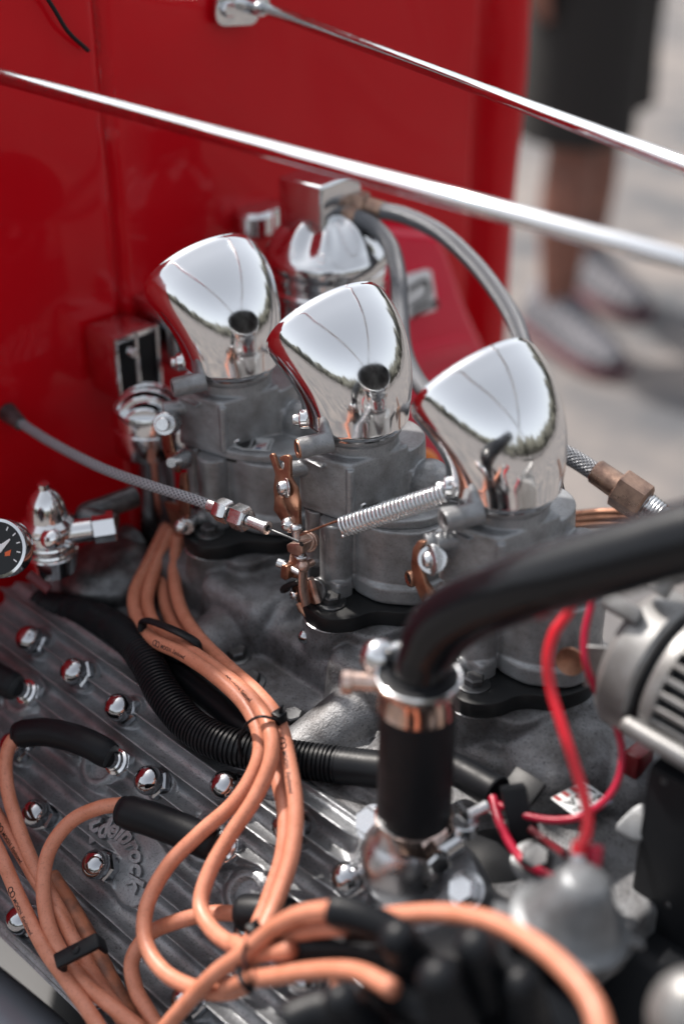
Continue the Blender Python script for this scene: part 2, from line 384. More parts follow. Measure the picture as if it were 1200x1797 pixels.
# ================================================================== CYLINDER HEADS
NUTS = [(-19.7, 26.2), (-13.6, 26.2), (-7.7, 26.4), (-1.6, 29.4), (4.6, 26.4), (10.8, 26.2), (16.8, 26.6), (-1.9, 36.5), (-15.2, 33.7), (-9.5, 36.6), (4.2, 43.2), (10.7, 39.5), (12.3, 33.2), (-5.5, 43.3), (-21, 38), (17.6, 33.5)]
PLUGS = [(-18.6, 30.4), (-7.6, 31.0), (4.6, 30.6), (9.8, 31.8)]
def sstep(a, b, x): t = min(1, max(0, (x-a)/(b-a))); return t*t*(3-2*t)
V0 = 22.6; V1 = 46.5
def headh(u, v):
    f = (v-27.95)/1.85; d = abs(f-round(f))*1.85
    rib = 1.05*(1-min(1, d/.925))**2.1 + .40*math.exp(-(d/.13)**2)
    k = 1.0; add = 0
    for a, b in NUTS:
        q = math.hypot(u-a, v-b); k *= sstep(.95, 1.35, q); add = max(add, .34*(1-sstep(1.2, 1.4, q)))
    for a, b in PLUGS:
        q = math.hypot((u-a)*.85, (v-b)*.9); k *= sstep(1.7, 2.1, q); add = max(add, .55*(1-sstep(1.25, 2.1, q))) if q > 1.0 else add-.5*(1-sstep(.8, 1.0, q))
    # smooth pad under the lettering
    q = math.hypot((u+.6)/3.9, (v-34.0)/1.55); pad = 1-sstep(.85, 1.05, q); q2 = math.hypot(u-.9, v-35.7)
    pad = max(pad, 1-sstep(2.0, 2.5, q2)); k *= 1-pad; add = max(add, .42*pad)
    edge = sstep(V0, V0+.7, v)*(1-sstep(V1-.9, V1, v))
    endx = sstep(-27, -26.3, u)*(1-sstep(24.5, 25.2, u))
    k *= sstep(V0+.6, V0+1.5, v)*(1-sstep(V1-1.6, V1-.9, v))
    # the plain web towards the water outlet
    web = sstep(14.2, 16.0, u)*(1-sstep(27.0, 29.0, v)); k *= 1-web; add = max(add, .5*web)
    return -2.2 + rib*k + add - (1-edge)*2.2 - (1-endx)*2.2 + .03*math.sin(u*1.3)*math.sin(v*1.9)
def make_head(detail):
    hd = thing('cylinder_head', 'finned cast aluminium cylinder head with raised script lettering and domed nuts', 'cylinder head', hp(0, 34, -6))
    build('head_casting', grid(500 if detail else 120, 330 if detail else 90, lambda s, t: hp(-27.3+s*52.8, V0-.3+t*(V1-V0+.6), headh(-27.3+s*52.8, V0-.3+t*(V1-V0+.6)))), ALU, hd, sharp=180)
    build('head_side', box(-27, 25, V0, V1, -6.5, -4.35, .3).merge(M()), ALU, None) if False else None
    sk = M()
    for q in (box(-27, 25.2, -V1+.15, -V0-.15, -6.5, -4.2, .3),):
        sk.add([hp(p.x, -p.y, p.z) for p in q.v], q.f)
    build('head_skirt', sk, ALUDK, hd)
    # nuts: dome > hexagon and washer under it
    first = None
    for i, (a, b) in enumerate(NUTS):
        if i == 0 or not detail and i > 6:
            if i: break
        if first is None:
            T0 = Matrix.Identity(4)
            nut = build('acorn_nut', lathe([(.92, .92), (1.03, 1.06), (1.10, 1.35), (1.07, 1.68), (.94, 2.0), (.69, 2.24), (.36, 2.38), (1e-3, 2.42)], None, 36, cap=False), DKCHROME, hd, local=True, sharp=60)
            hx = build('nut_hexagon', hexp((0, 0, .12), (0, 0, 1), 1.22, .84, .16), DKCHROME, nut, local=True)
            ws = build('nut_washer', lathe([(.4, 0), (1.2, 0), (1.22, .08), (1.1, .13), (.4, .13)], None, 32, cap=False), DKSTEEL, nut, local=True)
            o = nut; first = nut
        else: o = copy_tree(first, hd)
        L = hp(a, b, -1.93)-OFF[hd.name]; o.location = L/100
        q = V3((0, 0, 1)).rotation_difference(HN); o.rotation_mode = 'QUATERNION'; o.rotation_quaternion = Quaternion(V3((1, random.random(), 0)).normalized(), random.uniform(-.03, .03)) @ Quaternion(HN, random.random()*1.04) @ q
    return hd
head = make_head(True)
# raised lettering on the pad, bent round the nut
lm = text('Edelbrock', 2.1, .17, shear=.35, bevel=.06, res=4, bold=.03)
xs = [p.x for p in lm.v]; wdt = max(xs); lt = M(); lt.f = lm.f
uc, vc, R0 = -1.9, 37.1, 2.65
for p in lm.v:
    an = rad(-66)+(p.x/wdt)*rad(150); R = R0+p.y*.98
    lt.v.append(hp(uc+R*math.sin(an), vc-R*math.cos(an), -1.72+p.z))
build('raised_lettering', lt, ALU, head, sharp=25)
# the far bank, a plainer copy behind the intake
fh = thing('cylinder_head', 'far cylinder head, mostly hidden behind the front velocity stack and the black pipe', 'cylinder head', (0, 24, -28))
fm = M(); gm = grid(150, 120, lambda s, t: hp(-26+s*40, V0+t*22, headh(-26+s*40, V0+t*22) if False else -2.2+.62*math.exp(-((abs(((V0+t*22)-27.95)/1.85-round(((V0+t*22)-27.95)/1.85))*1.85)/.3)**2.6)))
fm.v = [V3((p.x, -p.y, p.z-2.5)) for p in gm.v]; fm.f = [f[::-1] for f in gm.f]
build('head_casting', fm, ALU, fh, sharp=180)
# ================================================================== INTAKE MANIFOLD
man = thing('intake_manifold', 'cast aluminium three carburettor intake manifold between the heads', 'intake manifold', (0, 0, -19))
mm = M()
def rb(pts, z0, z1, rnd, r, s1=1.0): mm.merge(prism(roundpoly(pts, rnd, 5), z0, z1, r, 3, None, s1))
rb([(-26, -14.6), (33, -14.6), (33, 14), (-26, 14)], -21.5, -18.2, 2, .6)                 # valley floor
rb([(-20, -7), (21, -7), (21, 7), (-20, 7)], -19, -15.2, 2.5, 1.0, .95)                      # plenum
for cx in (-14, 0, 14):
    mm.merge(lathe([(3.0, -19.5), (2.5, -18.6), (2.25, -17), (2.2, -12.85)], Matrix.Translation(V3((cx+1.4, -4.4, 0))), 36))
    mm.merge(lathe([(7.2, -19), (6.3, -16.5), (5.6, -14.6), (5.2, -12.85)], Matrix.Translation(V3((cx+1.6, .6, 0))), 40))
    mm.merge(prism(roundpoly([(cx-2, -5), (cx+5.5, -5), (cx+6.6, -.5), (cx+6.5, 4), (cx-4, 4)], 1.5), -16, -12.85, .2))
for cx in (-7.4, 7.0):
    rb([(cx-4.2, -7.6), (cx+3.6, -7.8), (cx+3.9, 0), (cx-4.2, 0)], -19, -13.9, 1.6, .9, .93); mm.merge(cyl((cx-4.5, -4.4, -16.3), (cx+5, -4.2, -16.3), 2.1, n=30, bevel=.8))
    mm.merge(cyl((cx, -5, -17.2), (cx-1.5, -13, -19.8), 2.5, 2.2, n=30, bevel=.8))
mm.merge(cyl((11.6, -4.5, -15.2), (12.6, -11.8, -20.4), 1.5, 3.0, n=30, bevel=.6))           # the sloped runner beside the hose
mm.merge(ball((20.5, -.8, -17.2), 5.6, 30, .72)); mm.merge(ball((24.6, 3, -17.6), 6, 30, .7))
rb([(18.6, -2.2), (22.2, -2.6), (23.4, 3), (19, 3)], -19, -13.4, .7, .35, .95)
 
man_o = build('manifold_casting', mm, ALUDK, man, sharp=180); remesh(man_o, .17, 4, .55)
for px, py in ((515, 1262), (604, 1277), (417, 1150), (441, 1196), (180, 985), (675, 1300)):
    p = at(px, py, z=-18.1); bolt(man, (p.x, p.y, -18.22), (0, -.12, 1), .78, .62, 1.12, DKSTEEL, 'manifold_bolt')
p = at(520, 1172, z=-15)
# ================================================================== CARBURETTORS
def make_carb():
    cb = thing('carburettor', 'rear grey carburettor below the rear velocity stack, its small maker tag showing a flag', 'carburettor', (0, 0, -12.8))
    m = M()
    m.merge(prism(roundpoly([(-2.9, -3.95), (1.55, -2.85), (2.5, 2.6), (-2.6, 3.0)], .6, 6), -5.0, -.5, .26, 3))
    m.merge(cyl((1.5, -2.75, -4.8), (1.5, -2.75, -.9), .3, n=16)); m.merge(box(-2.2, -.4, -3.85, -3.4, -1.2, -1.0, .05))
    m.merge(lathe([(3.1, -1.6), (3.1, -.3), (3.1, .3), (3.3, .5), (3.3, .95), (2.6, .95)], Matrix.Translation(V3((-1.0, .5, 0))), 44))
    m.merge(lathe([(3.5, -5), (3.2, -3), (3.1, -1)], Matrix.Translation(V3((-.6, 3.0, 0))), 36))
    m.merge(prism(roundpoly([(-3.3, -3.9), (.2, -3.2), (1.3, -2.9), (2.6, -2.5), (4.7, -1.2), (6.2, .8), (6.2, 4.6), (3.2, 6.4), (-3.2, 6)], 1.0, 6), -5.35, -4.6, .12, 2))
    m.merge(cyl((3.0, 3.6, -3.6), (6.4, 5.4, -3.7), 1.25, n=26, bevel=.35)); m.merge(ball((3.2, 4, -3.9), 1.75, 24))
    for k in range(6): m.merge(box(1.6+k*.35, 2.0+k*.35, 2.2+k*.12, 2.9+k*.1, -4.8, -1.6-k*.5-k*k*.02, .08))
    m.merge(cyl((-1.9, -2.6, -.1-1.9), (-3.3, -4.9, -2.0), .62, n=22)); 
    cov = build('air_horn_cover', m, ZINC, cb, sharp=180); remesh(cov, .08, 1, .3)
    build('cover_gasket', prism(roundpoly([(-3.05, -3.65), (.2, -3.0), (1.3, -2.75), (2.6, -2.35), (4.55, -1.05), (6.0, .85), (6.0, 4.4), (3.2, 6.2), (-3.0, 5.8)], 1.0, 6), -5.62, -5.3, 0), GASKET, cb)
    m = M()
    m.merge(cyl((.35, -3.0, -11.4), (.35, -3.0, -5.4), 1.28, n=30, bevel=.1)); m.merge(cyl((-1.9, -2.9, -10.2), (-1.9, -2.9, -5.4), .85, n=24))
    m.merge(cyl((-1.9, -2.9, -10.2), (-1.9, -2.9, -9.6), 1.0, n=24))
    m.merge(prism(roundpoly([(1.3, -2.5), (3.9, -2.2), (6.3, -.5), (6.8, 2.5), (4.6, 5.2), (0, 5.6), (-2.6, 3)], .9, 6), -10.0, -5.3, .1, 2))
    m.merge(prism(roundpoly([(1.5, -2.6), (4.2, -2.5), (6.7, -.6), (7.1, 2.5), (4.7, 5.4), (0, 5.8), (-2.6, 3)], .9, 6)[::1], -11.5, -9.9, .3, 2))
    m.merge(prism(roundpoly([(-2.6, -2.2), (2, -2.2), (2, 3), (-2.6, 3)], .9, 6), -11.6, -5.3, .1, 2))
    m.merge(box(.1, 1.8, -4.3, -2.6, -11.9, -10.1, .28)); m.merge(cyl((.2, -3.4, -11), (-.3, -4.7, -10.9), .62, n=20))
    bo = build('float_bowl', m, ZINC, cb, sharp=180); remesh(bo, .09, 1, .35)
    m = prism(roundpoly([(-1.5, -4.2), (-.4, -6.3), (2.6, -6.7), (4.0, -5.2), (4.4, -3.2), (6.6, -1.6), (7.3, .6), (6.4, 4), (0, 6), (-4, 4), (-3.6, -2)], 1.3, 7), -12.83, -11.55, .1, 2)
    build('phenolic_flange', m, GASKET, cb)
    bolt(cb, (1.45, -4.7, -11.55), (0, 0, 1), .74, .6, 1.15, DKSTEEL, 'flange_bolt')
    for k in range(6):
        a = k*math.pi/3+.5; build('grade_mark', box(1.45+.3*math.cos(a)-.05, 1.45+.3*math.cos(a)+.05, -4.7+.3*math.sin(a)-.05, -4.7+.3*math.sin(a)+.05, -10.83, -10.76, .01), STEEL, cb) if False else None
    # choke shaft stub with brown bush
    pb = at(522, 788, y=-5.3)
    build('shaft_boss', cyl((pb.x+1.2, -3.0, pb.z+.25), (pb.x, -5.2, pb.z), .78, n=26), ZINC, cb)
    s = build('shaft_bush', lathe([(.3, -.2), (.42, .02), (.66, .1), (.72, 0), (.72, -.2)], frame((pb.x, -5.25, pb.z), (-.5, -1, 0)), 26, cap=False), COPPER, cb)
    build('bush_recess', lathe([(.36, 0), (1e-3, .01)], frame((pb.x-.02, -5.27, pb.z), (-.5, -1, 0)), 18, cap=False), INK, s)
    return cb
carb = make_carb()
CARBS = [carb]
for cx, lb in ((0, 'middle grey carburettor behind the brown throttle linkage and under the silver spring'), (14, 'front grey carburettor above the black radiator pipe, lit on its smooth cover')):
    c = copy_tree(carb); c.location = V3((cx, 0, -12.8))/100; OFF[c.name] = V3((cx, 0, -12.8)); c['label'] = lb; CARBS.append(c)
carb.location.x = -.14
OFF[carb.name] = V3((-14, 0, -12.8))
for c in CARBS: c['group'] = 'three carburettors in a row'
for c in (CARBS[0], CARBS[2]):
    for ch_ in list(c.children):
        if ch_.name.startswith('shaft_bush'):
            ch_.data = ch_.data.copy(); ch_.data.materials[0] = ZINC
for cx in (-14, 0, 14):
    build('riser_rim', torus(Matrix.Translation(V3((cx+1.4, -4.4, -12.88))), 2.24, .07, 48, 8), MACH, man)
# tag plates: outline in carburettor coordinates (lying on the cover)
def tagq(s, t, h=0):      # s along the tag, t across it
    o = V3((1.45, -1.55, -4.54)); e = V3((.80, .60, 0)); f = V3((-.60, .80, 0)); return o+e*s+f*t+V3((0, 0, h))
def make_tag(cb, full):
    cx = OFF[cb.name].x; D = V3((cx, 0, 0))
    def pm(pts, z0, z1): 
        m = prism(pts, z0, z1, .0); m.v = [tagq(p.x, p.y, p.z)+D for p in m.v]; return m
    t = build('maker_tag', pm([(-.5, -.35), (.75, -1.0), (2.95, -1.0), (2.95, 1.0), (.75, 1.0), (-.5, .35)], 0, .09), TAGW, cb)
    dk = build('tag_field', pm([(.1, -.45), (.82, -.86), (1.5, -.86), (1.62, -.3), (1.62, .3), (1.5, .86), (.82, .86), (.1, .45)], .09, .10), INK, t)
    def tx(s, size, s0, t0, shear=0, mt=INK, nm='tag_lettering'):
        q = text(s, size, 0, shear, bold=.006); m = M(); m.f = q.f; m.v = [tagq(s0-p.y, t0+p.x, .106)+D for p in q.v]; build(nm, m, mt, t, smooth=False)
    tx('Stromberg', .40, 1.42, -.84, .35, TAGW); tx('97', .62, 2.02 if full else 2.1, -.28, 0, INK); tx('MADE IN U.S.A.', .25, 2.86, -.88, 0, INK)
    if full:
        for k in range(5): build('flag_stripe', pm([(1.78+k*.0, -.7+k*.13), (2.5, -.3+k*.13), (2.5, -.24+k*.13), (1.78, -.64+k*.13)], .09, .10), TAGR, t)
        build('flag_canton', pm([(1.75, -.85), (2.2, -.85), (2.2, -.5), (1.75, -.6)], .09, .102), TAGB, t)
    sp = tagq(-.05, 0, .09)+D
    s = build('tag_screw', lathe([(.42, 0), (.45, .12), (.45, .3), (.36, .42), (1e-3, .45)], Matrix.Translation(sp), 26), STEEL, cb)
    build('screw_slot', box(sp.x-.28, sp.x+.28, sp.y-.045, sp.y+.045, sp.z+.43, sp.z+.462), INK, s).parent = s
    build('screw_slot', box(sp.x-.045, sp.x+.045, sp.y-.28, sp.y+.28, sp.z+.434, sp.z+.465), INK, s)
make_tag(CARBS[0], True); make_tag(CARBS[1], False)
# ================================================================== VELOCITY STACKS (polished scoops)
def scoop_mesh(inner=False):
    r0, s0, Rb, phi, ry, rz, s1, az, dx, dy, e = 3.90, 1.80, 5.2, rad(56.8), 5.28, 3.85, 1.51, -.08, -1.08, .44, 1.77
    if inner: r0 -= .45; ry -= .12; rz -= .12
    L = s0+Rb*phi+s1; rings = []; n = 96; K = 90
    for k in range(K+1):
        t = k/K; s = t*L
        if s < s0: x, z, a = 0, s, 0
        elif s < s0+Rb*phi: a = (s-s0)/Rb; x = Rb*(1-math.cos(a)); z = s0+Rb*math.sin(a)
        else: a = phi; q = s-s0-Rb*phi; x = Rb*(1-math.cos(a))+q*math.sin(a); z = s0+Rb*math.sin(a)+q*math.cos(a)
        kk = min(1, max(0, t**e*(3-2*t))); RY = r0+(ry-r0)*kk; RZ = r0+(rz-r0)*kk
        lip = (.16*sstep(.90, 1.0, t)**2.5 if not inner else .1)
        if t < .07 and not inner: RY -= .42*(1-t/.07)**2.2; RZ -= .42*(1-t/.07)**2.2
        ring = []
        for j in range(n):
            th = 2*math.pi*j/n; lx = (RZ-lip)*math.cos(th); ly = (RY-lip)*math.sin(th)
            nn = 2+.0*kk; qq = (abs(math.cos(th))**nn+abs(math.sin(th))**nn)**(-1/nn); lx *= qq; ly *= qq
            X = -(x+lx*math.cos(a)); Z = z-lx*math.sin(a); Y = ly
            ring.append(V3((dx+X*math.cos(az)-Y*math.sin(az), dy+X*math.sin(az)+Y*math.cos(az), Z+.99)))
        rings.append(ring)
    return rings
outer = scoop_mesh(); innr = scoop_mesh(True)
def make_scoop():
    st = thing('velocity_stack', 'rear polished velocity stack nearest the firewall', 'air scoop', (0, 0, .1), 'three polished velocity stacks on the carburettors')
    m = loft(outer+innr[:-4:-1], cap=False); build('scoop_shell', m, CHROME, st, sharp=50); build('scoop_shade_lining', loft(innr[:-2][::-1], cap=False), DKSTEEL, st, sharp=180)  # dark inner surface paints the shade inside the chrome mouth
    d = V3((-.72, -.70, -.05)).normalized(); p = V3((-3.25, -2.95, 1.5))
    build('clamp_lug', lathe([(.72, -.5), (.74, .12), (.66, .2), (.3, .22)], frame(p, d), 26), CHROME2, st)
    s = build('clamp_screw', lathe([(.40, .2), (.43, .28), (.42, .55), (.34, .68), (.12, .72), (1e-3, .72)], frame(p, d), 24), STEEL, st)
    q = p+d*.715; F = frame(q, d)
    build('screw_slot', M().merge(box(-.24, .24, -.045, .045, -.02, .02), F).merge(box(-.045, .045, -.24, .24, -.018, .022), F), INK, s)
    build('neck_band', lathe([(3.2, .80), (3.42, .82), (3.46, .98), (3.3, 1.06)], Matrix.Translation(V3((-1.05, .44, 0))), 60, cap=False), CHROME2, st)
    return st
sc0 = make_scoop()
for cx, lb in ((0, 'middle polished velocity stack with a dark oval reflection'), (14, 'front polished velocity stack nearest the camera, above the spring end')):
    c = copy_tree(sc0); c.location = V3((cx, 0, .1))/100; c['label'] = lb
sc0.location.x = -.14
# ================================================================== THROTTLE LINKAGES
def zoomed(pts, ox, oy, s): return [(ox+a/s, oy+b/s) for a, b in pts]
def plate_y(px, y, th, r=.05, rnd=.12):
    pts = [at(a, b, y=y) for a, b in px]; q = roundpoly([(p.x, p.z) for p in pts], rnd, 3)
    T = Matrix(((1, 0, 0, 0), (0, 0, -1, y), (0, 1, 0, 0), (0, 0, 0, 1)))
    return prism(q, -th/2, th/2, r, 2, T)
Z8 = lambda pts: zoomed(pts, 460, 780, 5.13)
def pan_screw(a, d, R, L, parent, mt=STEEL, wash=0, name='screw', phil=True):
    a = V3(a); d = V3(d).normalized(); m = lathe([(R*.95, 0), (R, .04), (R*.98, L*.55), (R*.75, L*.9), (R*.3, L), (1e-3, L)], frame(a, d), 28)
    if wash: m.merge(lathe([(wash, -.12), (wash, -.02), (wash*.92, .02), (R*.8, .02)], frame(a, d), 30))
    s = build(name, m, mt, parent)
    if phil:
        F = frame(a+d*(L-.01), d); build('screw_slot', M().merge(box(-R*.55, R*.55, -R*.11, R*.11, -.03, .02), F).merge(box(-R*.11, R*.11, -R*.55, R*.55, -.028, .022), F), INK, s)
    return s
ln = thing('throttle_linkage', 'brown plated throttle lever stack on the middle carburettor, fork at top and ball at bottom', 'throttle linkage', at(520, 1000, y=-5.6))
YL = -5.9
build('fork_lever', plate_y(Z8([(72, 95), (88, 76), (112, 82), (128, 118), (148, 185), (172, 226), (198, 220), (208, 190), (203, 148), (170, 138), (165, 112), (195, 96), (240, 92), (264, 118), (264, 300), (318, 390), (345, 520), (345, 650), (352, 760), (290, 752), (262, 620), (215, 520), (185, 440), (130, 400), (135, 300), (118, 230)]), YL, .26), COPPER, ln)
build('rear_lever', plate_y(Z8([(122, 300), (128, 260), (140, 300), (150, 460), (190, 480), (205, 540), (250, 640), (292, 690), (260, 745), (190, 700), (140, 620), (112, 590), (120, 480), (110, 390)]), YL+.55, .22), COPPER, ln)
pan_screw(at(500, 855, y=YL-.2), (-.45, -1, .05), .52, .55, ln, STEEL, .78, 'pivot_screw')
build('wire_clamp', plate_y(Z8([(262, 880), (290, 868), (368, 868), (408, 880), (408, 950), (372, 985), (300, 960), (270, 940)]), YL-.55, 1.0, .1), PINKM, ln)
p = at(529, 955, y=YL-1.08); build('clamp_hole', lathe([(.2, .0), (1e-3, .015)], frame(p, (.3, -1, 0)), 16, cap=False), INK, ln)
p = at(520, 948, y=YL-.5); q = at(520, 926, y=YL-.5)
build('clamp_screw', cyl(p, q, .32, n=18).merge(ball(q, .46, 20, .7)), STEEL, ln)
p = at(528, 968, y=YL-.5); build('clamp_stud', cyl(p, at(528, 978, y=YL-.5), .26, n=14).merge(cyl(at(528, 974, y=YL-.5), at(528, 978, y=YL-.5), .46, n=16)), STEEL, ln)
build('roller', cyl(at(546, 948, y=YL+.6), at(536, 952, y=YL-.3), .68, n=26).merge(cyl(at(541, 950, y=YL+.2), at(539, 951, y=YL+.05), .82, n=26)), PINKM, ln)
build('ball_stud', ball(at(507, 921, y=YL-.1), .6, 22).merge(cyl(at(507, 921, y=YL), at(520, 930, y=YL+.8), .34)), STEEL, ln)
build('lower_arm', plate_y(Z8([(268, 930), (345, 960), (352, 1040), (345, 1150), (330, 1210), (270, 1190), (245, 1120), (250, 1050)]), YL+.1, .25), COPPER, ln)
build('idle_screw', cyl(at(487, 987, y=YL-.3), at(500, 992, y=YL-.1), .38, n=18).merge(cyl(at(496, 990, y=YL-.2), at(530, 1008, y=YL), .25, n=14)), STEEL, ln)
build('stop_block', plate_y(Z8([(200, 1070), (250, 1080), (272, 1120), (262, 1200), (230, 1212), (190, 1180)]), YL-.2, .7, .08), COPPER, ln)
build('drop_link', tube([at(532, 995, y=YL-.7), at(532, 1030, y=YL-.7), at(538, 1060, y=YL-.6)], .42, 12, flat=.55), PINKM, ln)
build('drop_link_boss', ball(at(532, 993, y=YL-.7), .52, 16).merge(cyl(at(534, 994, y=YL-.7), at(549, 986, y=YL+.2), .30, n=14)), PINKM, ln)
build('side_link', tube([at(545, 1015, y=YL-.1), at(552, 1040, y=YL), at(558, 1058, y=YL)], .26, 10), PINKM, ln)
build('throttle_disc', cyl(at(556, 1036, y=YL+.8), at(550, 1038, y=YL+.3), .95, n=30), DKSTEEL, ln)
build('black_tab', plate_y(Z8([(178, 1290), (200, 1255), (330, 1215), (345, 1250), (240, 1300), (232, 1330), (190, 1330)]), YL-.3, .6, .1), GASKET, ln)
build('cam_plate', plate_y(Z8([(270, 1290), (330, 1240), (420, 1230), (500, 1390), (495, 1440), (430, 1420), (370, 1470), (350, 1520), (325, 1480), (330, 1420)]), YL+.1, .26), COPPER, ln)
pan_screw(at(519, 1044, y=YL-.3), (-.3, -1, .1), .40, .42, ln)
build('ball_lever', tube([at(526, 1058, y=YL-.1), at(533, 1070, y=YL-.15), at(542, 1082, y=YL-.2), at(547, 1097, y=YL-.2), at(544, 1108, y=YL-.2), at(537, 1116, y=YL-.2)], lambda s, L: .36-.14*s, 12, flat=.7), COPPER, ln)
build('lever_ball', ball(at(536, 1117, y=YL-.2), .62, 22), DKCHROME, ln)
# rear and front linkages
l1 = thing('throttle_linkage', 'throttle lever on the rear carburettor with pale washers, above the orange leads', 'throttle linkage', at(310, 800, y=-5.5))
build('pivot_washer', cyl(at(300, 741, y=-4.8), at(288, 744, y=-6.2), .92, n=28).merge(cyl(at(292, 743, y=-6), at(284, 745, y=-6.9), .55, n=22)), STEEL, l1)
build('curved_arm', plate_y([(284, 745), (296, 745), (305, 790), (318, 805), (316, 830), (300, 820), (288, 790)], -5.6, .25), COPPER, l1)
build('mid_stud', cyl(at(322, 805, y=-4.6), at(300, 812, y=-6.6), .85, .45, n=26), STEEL, l1)
build('drop_arm', plate_y([(318, 830), (328, 830), (334, 890), (332, 930), (320, 930), (314, 880)], -5.7, .3), COPPER, l1)
build('lower_stud', cyl(at(336, 905, y=-4.9), at(326, 925, y=-6.4), .7, n=22).merge(ball(at(318, 924, y=-6.6), .6, 18)), STEEL, l1)
build('plate', plate_y([(290, 880), (325, 885), (345, 920), (338, 945), (310, 940)], -4.9, .3), COPPER, l1)
l3 = thing('throttle_linkage', 'curved brown lever with a big pale washer screw on the front carburettor', 'throttle linkage', at(750, 1000, y=-5.2))
build('curved_arm', plate_y([(727, 962), (736, 948), (748, 950), (740, 962), (738, 985), (748, 1020), (770, 1050), (760, 1066), (742, 1052), (728, 1020), (724, 990)], -5.4, .35), COPPER, l3)
build('washer_screw', cyl(at(768, 978, y=-4.0), at(758, 982, y=-5.4), 1.02, n=32).merge(lathe([(1.1, 0), (1.08, .12), (.62, .22), (.58, .42), (.4, .6), (1e-3, .66)], frame(at(757, 982, y=-5.4), (-.5, -1, .05)), 32)), STEEL, l3)
build('arm_stud', cyl(at(768, 1045, y=-4.7), at(752, 1058, y=-5.9), .42, n=20), STEEL, l3)
for k in range(4): build('thread_turn', torus(frame(at(766+k*4, 1047-k*4, y=-4.8), (-.6, -1, -.3)), .52, .1, 24, 8), STEEL, l3)
bb_ = build('brown_bush', lathe([(.3, -.3), (.34, .02), (.55, .1), (.62, 0), (.62, -1.0)], frame(at(718, 1016, y=-4.0), (-.4, -1, 0)), 24, cap=False), COPPER, l3)
build('bush_recess', lathe([(.4, -.02), (1e-3, -.01)], frame(at(718, 1016, y=-4.0), (-.4, -1, 0)), 18, cap=False), INK, bb_)
build('boss_tube', lathe([(.42, -.6), (.42, 0), (.76, 0), (.8, -.08), (.8, -2.2)], frame(at(775, 912, y=-4.8), (-.5, -1, 0)), 26, cap=False), ZINC, l3)
build('boss_tube', lathe([(.34, -.6), (.34, 0), (.62, 0), (.66, -.08), (.66, -2.4)], frame(at(764, 952, y=-4.6), (-.5, -1, 0)), 26, cap=False), ZINC, l3)
build('small_screw', cyl(at(775, 942, y=-3.5), at(771, 931, y=-3.6), .38, n=18), STEEL, l3)
# ================================================================== RETURN SPRING AND ITS WIRE
sp_a, sp_b = at(599, 925, y=-6.6), at(783, 866, d=95.2)
def helix(a, b, R, r, turns, n=16, k=8):
    ax = (b-a).normalized(); F = frame(a, ax); L = (b-a).length; pts = []
    N = int(turns*n)
    for i in range(N+1):
        th = 2*math.pi*i/n; pts.append(F @ V3((R*math.cos(th), R*math.sin(th), L*i/N)))
    return tube(pts, r, k, sp=False)
spr = thing('return_spring', 'silver coil return spring stretched from the middle linkage to the front velocity stack', 'spring', sp_a)
build('coil', helix(sp_a, sp_b, .68, .105, 27), CHROME2, spr, sharp=180)
hook_e = at(800, 860, d=93.8)
build('end_hook', tube([sp_b+V3((0, 0, .6)), sp_b.lerp(hook_e, .5)+V3((0, 0, .7)), hook_e+V3((0, 0, .2))], .1, 8), STEEL, spr)
build('pull_wire', tube([at(527, 939, y=-6.5), at(560, 926, y=-6.5), at(590, 915, y=-6.5), sp_a+V3((.1, .1, .5))], .085, 8), COPPER, spr)
# ================================================================== THROTTLE CABLE
tc = thing('throttle_cable', 'grey braided throttle cable with hexagon adjuster running to the middle linkage', 'cable', at(25, 735, x=-30))
cp = [at(20, 730, d=119.5), at(45, 748, d=118.5), at(100, 782, d=116), at(180, 822, d=113), at(260, 851, d=110), at(330, 873, d=107.5), at(372, 888, d=106)]
build('cable_sheath', tube(cp, .42, 14, 10), BRAIDG, tc, sharp=180)
a, b = at(372, 888, d=106), at(470, 927, d=103); dr = (b-a)
def onl(t): return a+dr*t
build('ferrule', cyl(onl(-.05), onl(.10), .52, n=26), STEEL, tc)
build('lock_nut', hexp(onl(.12), dr, .92, 1.15, .16), STEEL, tc); build('adjuster_nut', hexp(onl(.42), dr, 1.0, 1.25, .16), STEEL, tc)
build('adjuster_neck', cyl(onl(.35), onl(.45), .45, n=20), STEEL, tc)
build('cable_tip', lathe([(.44, 0), (.44, 1.6), (.5, 1.65), (.5, 1.85), (.25, 1.86), (.2, 1.5)], frame(onl(.66), dr), 26, cap=False), STEEL, tc)
build('inner_wire', tube([onl(.9), at(495, 938, d=102.6), at(524, 950, d=102.2)], .09, 8), DKSTEEL, tc)
build('cable_end', cyl(at(12, 722, d=120), at(38, 745, d=118.8), .85, .6, n=22), DKSTEEL, tc)
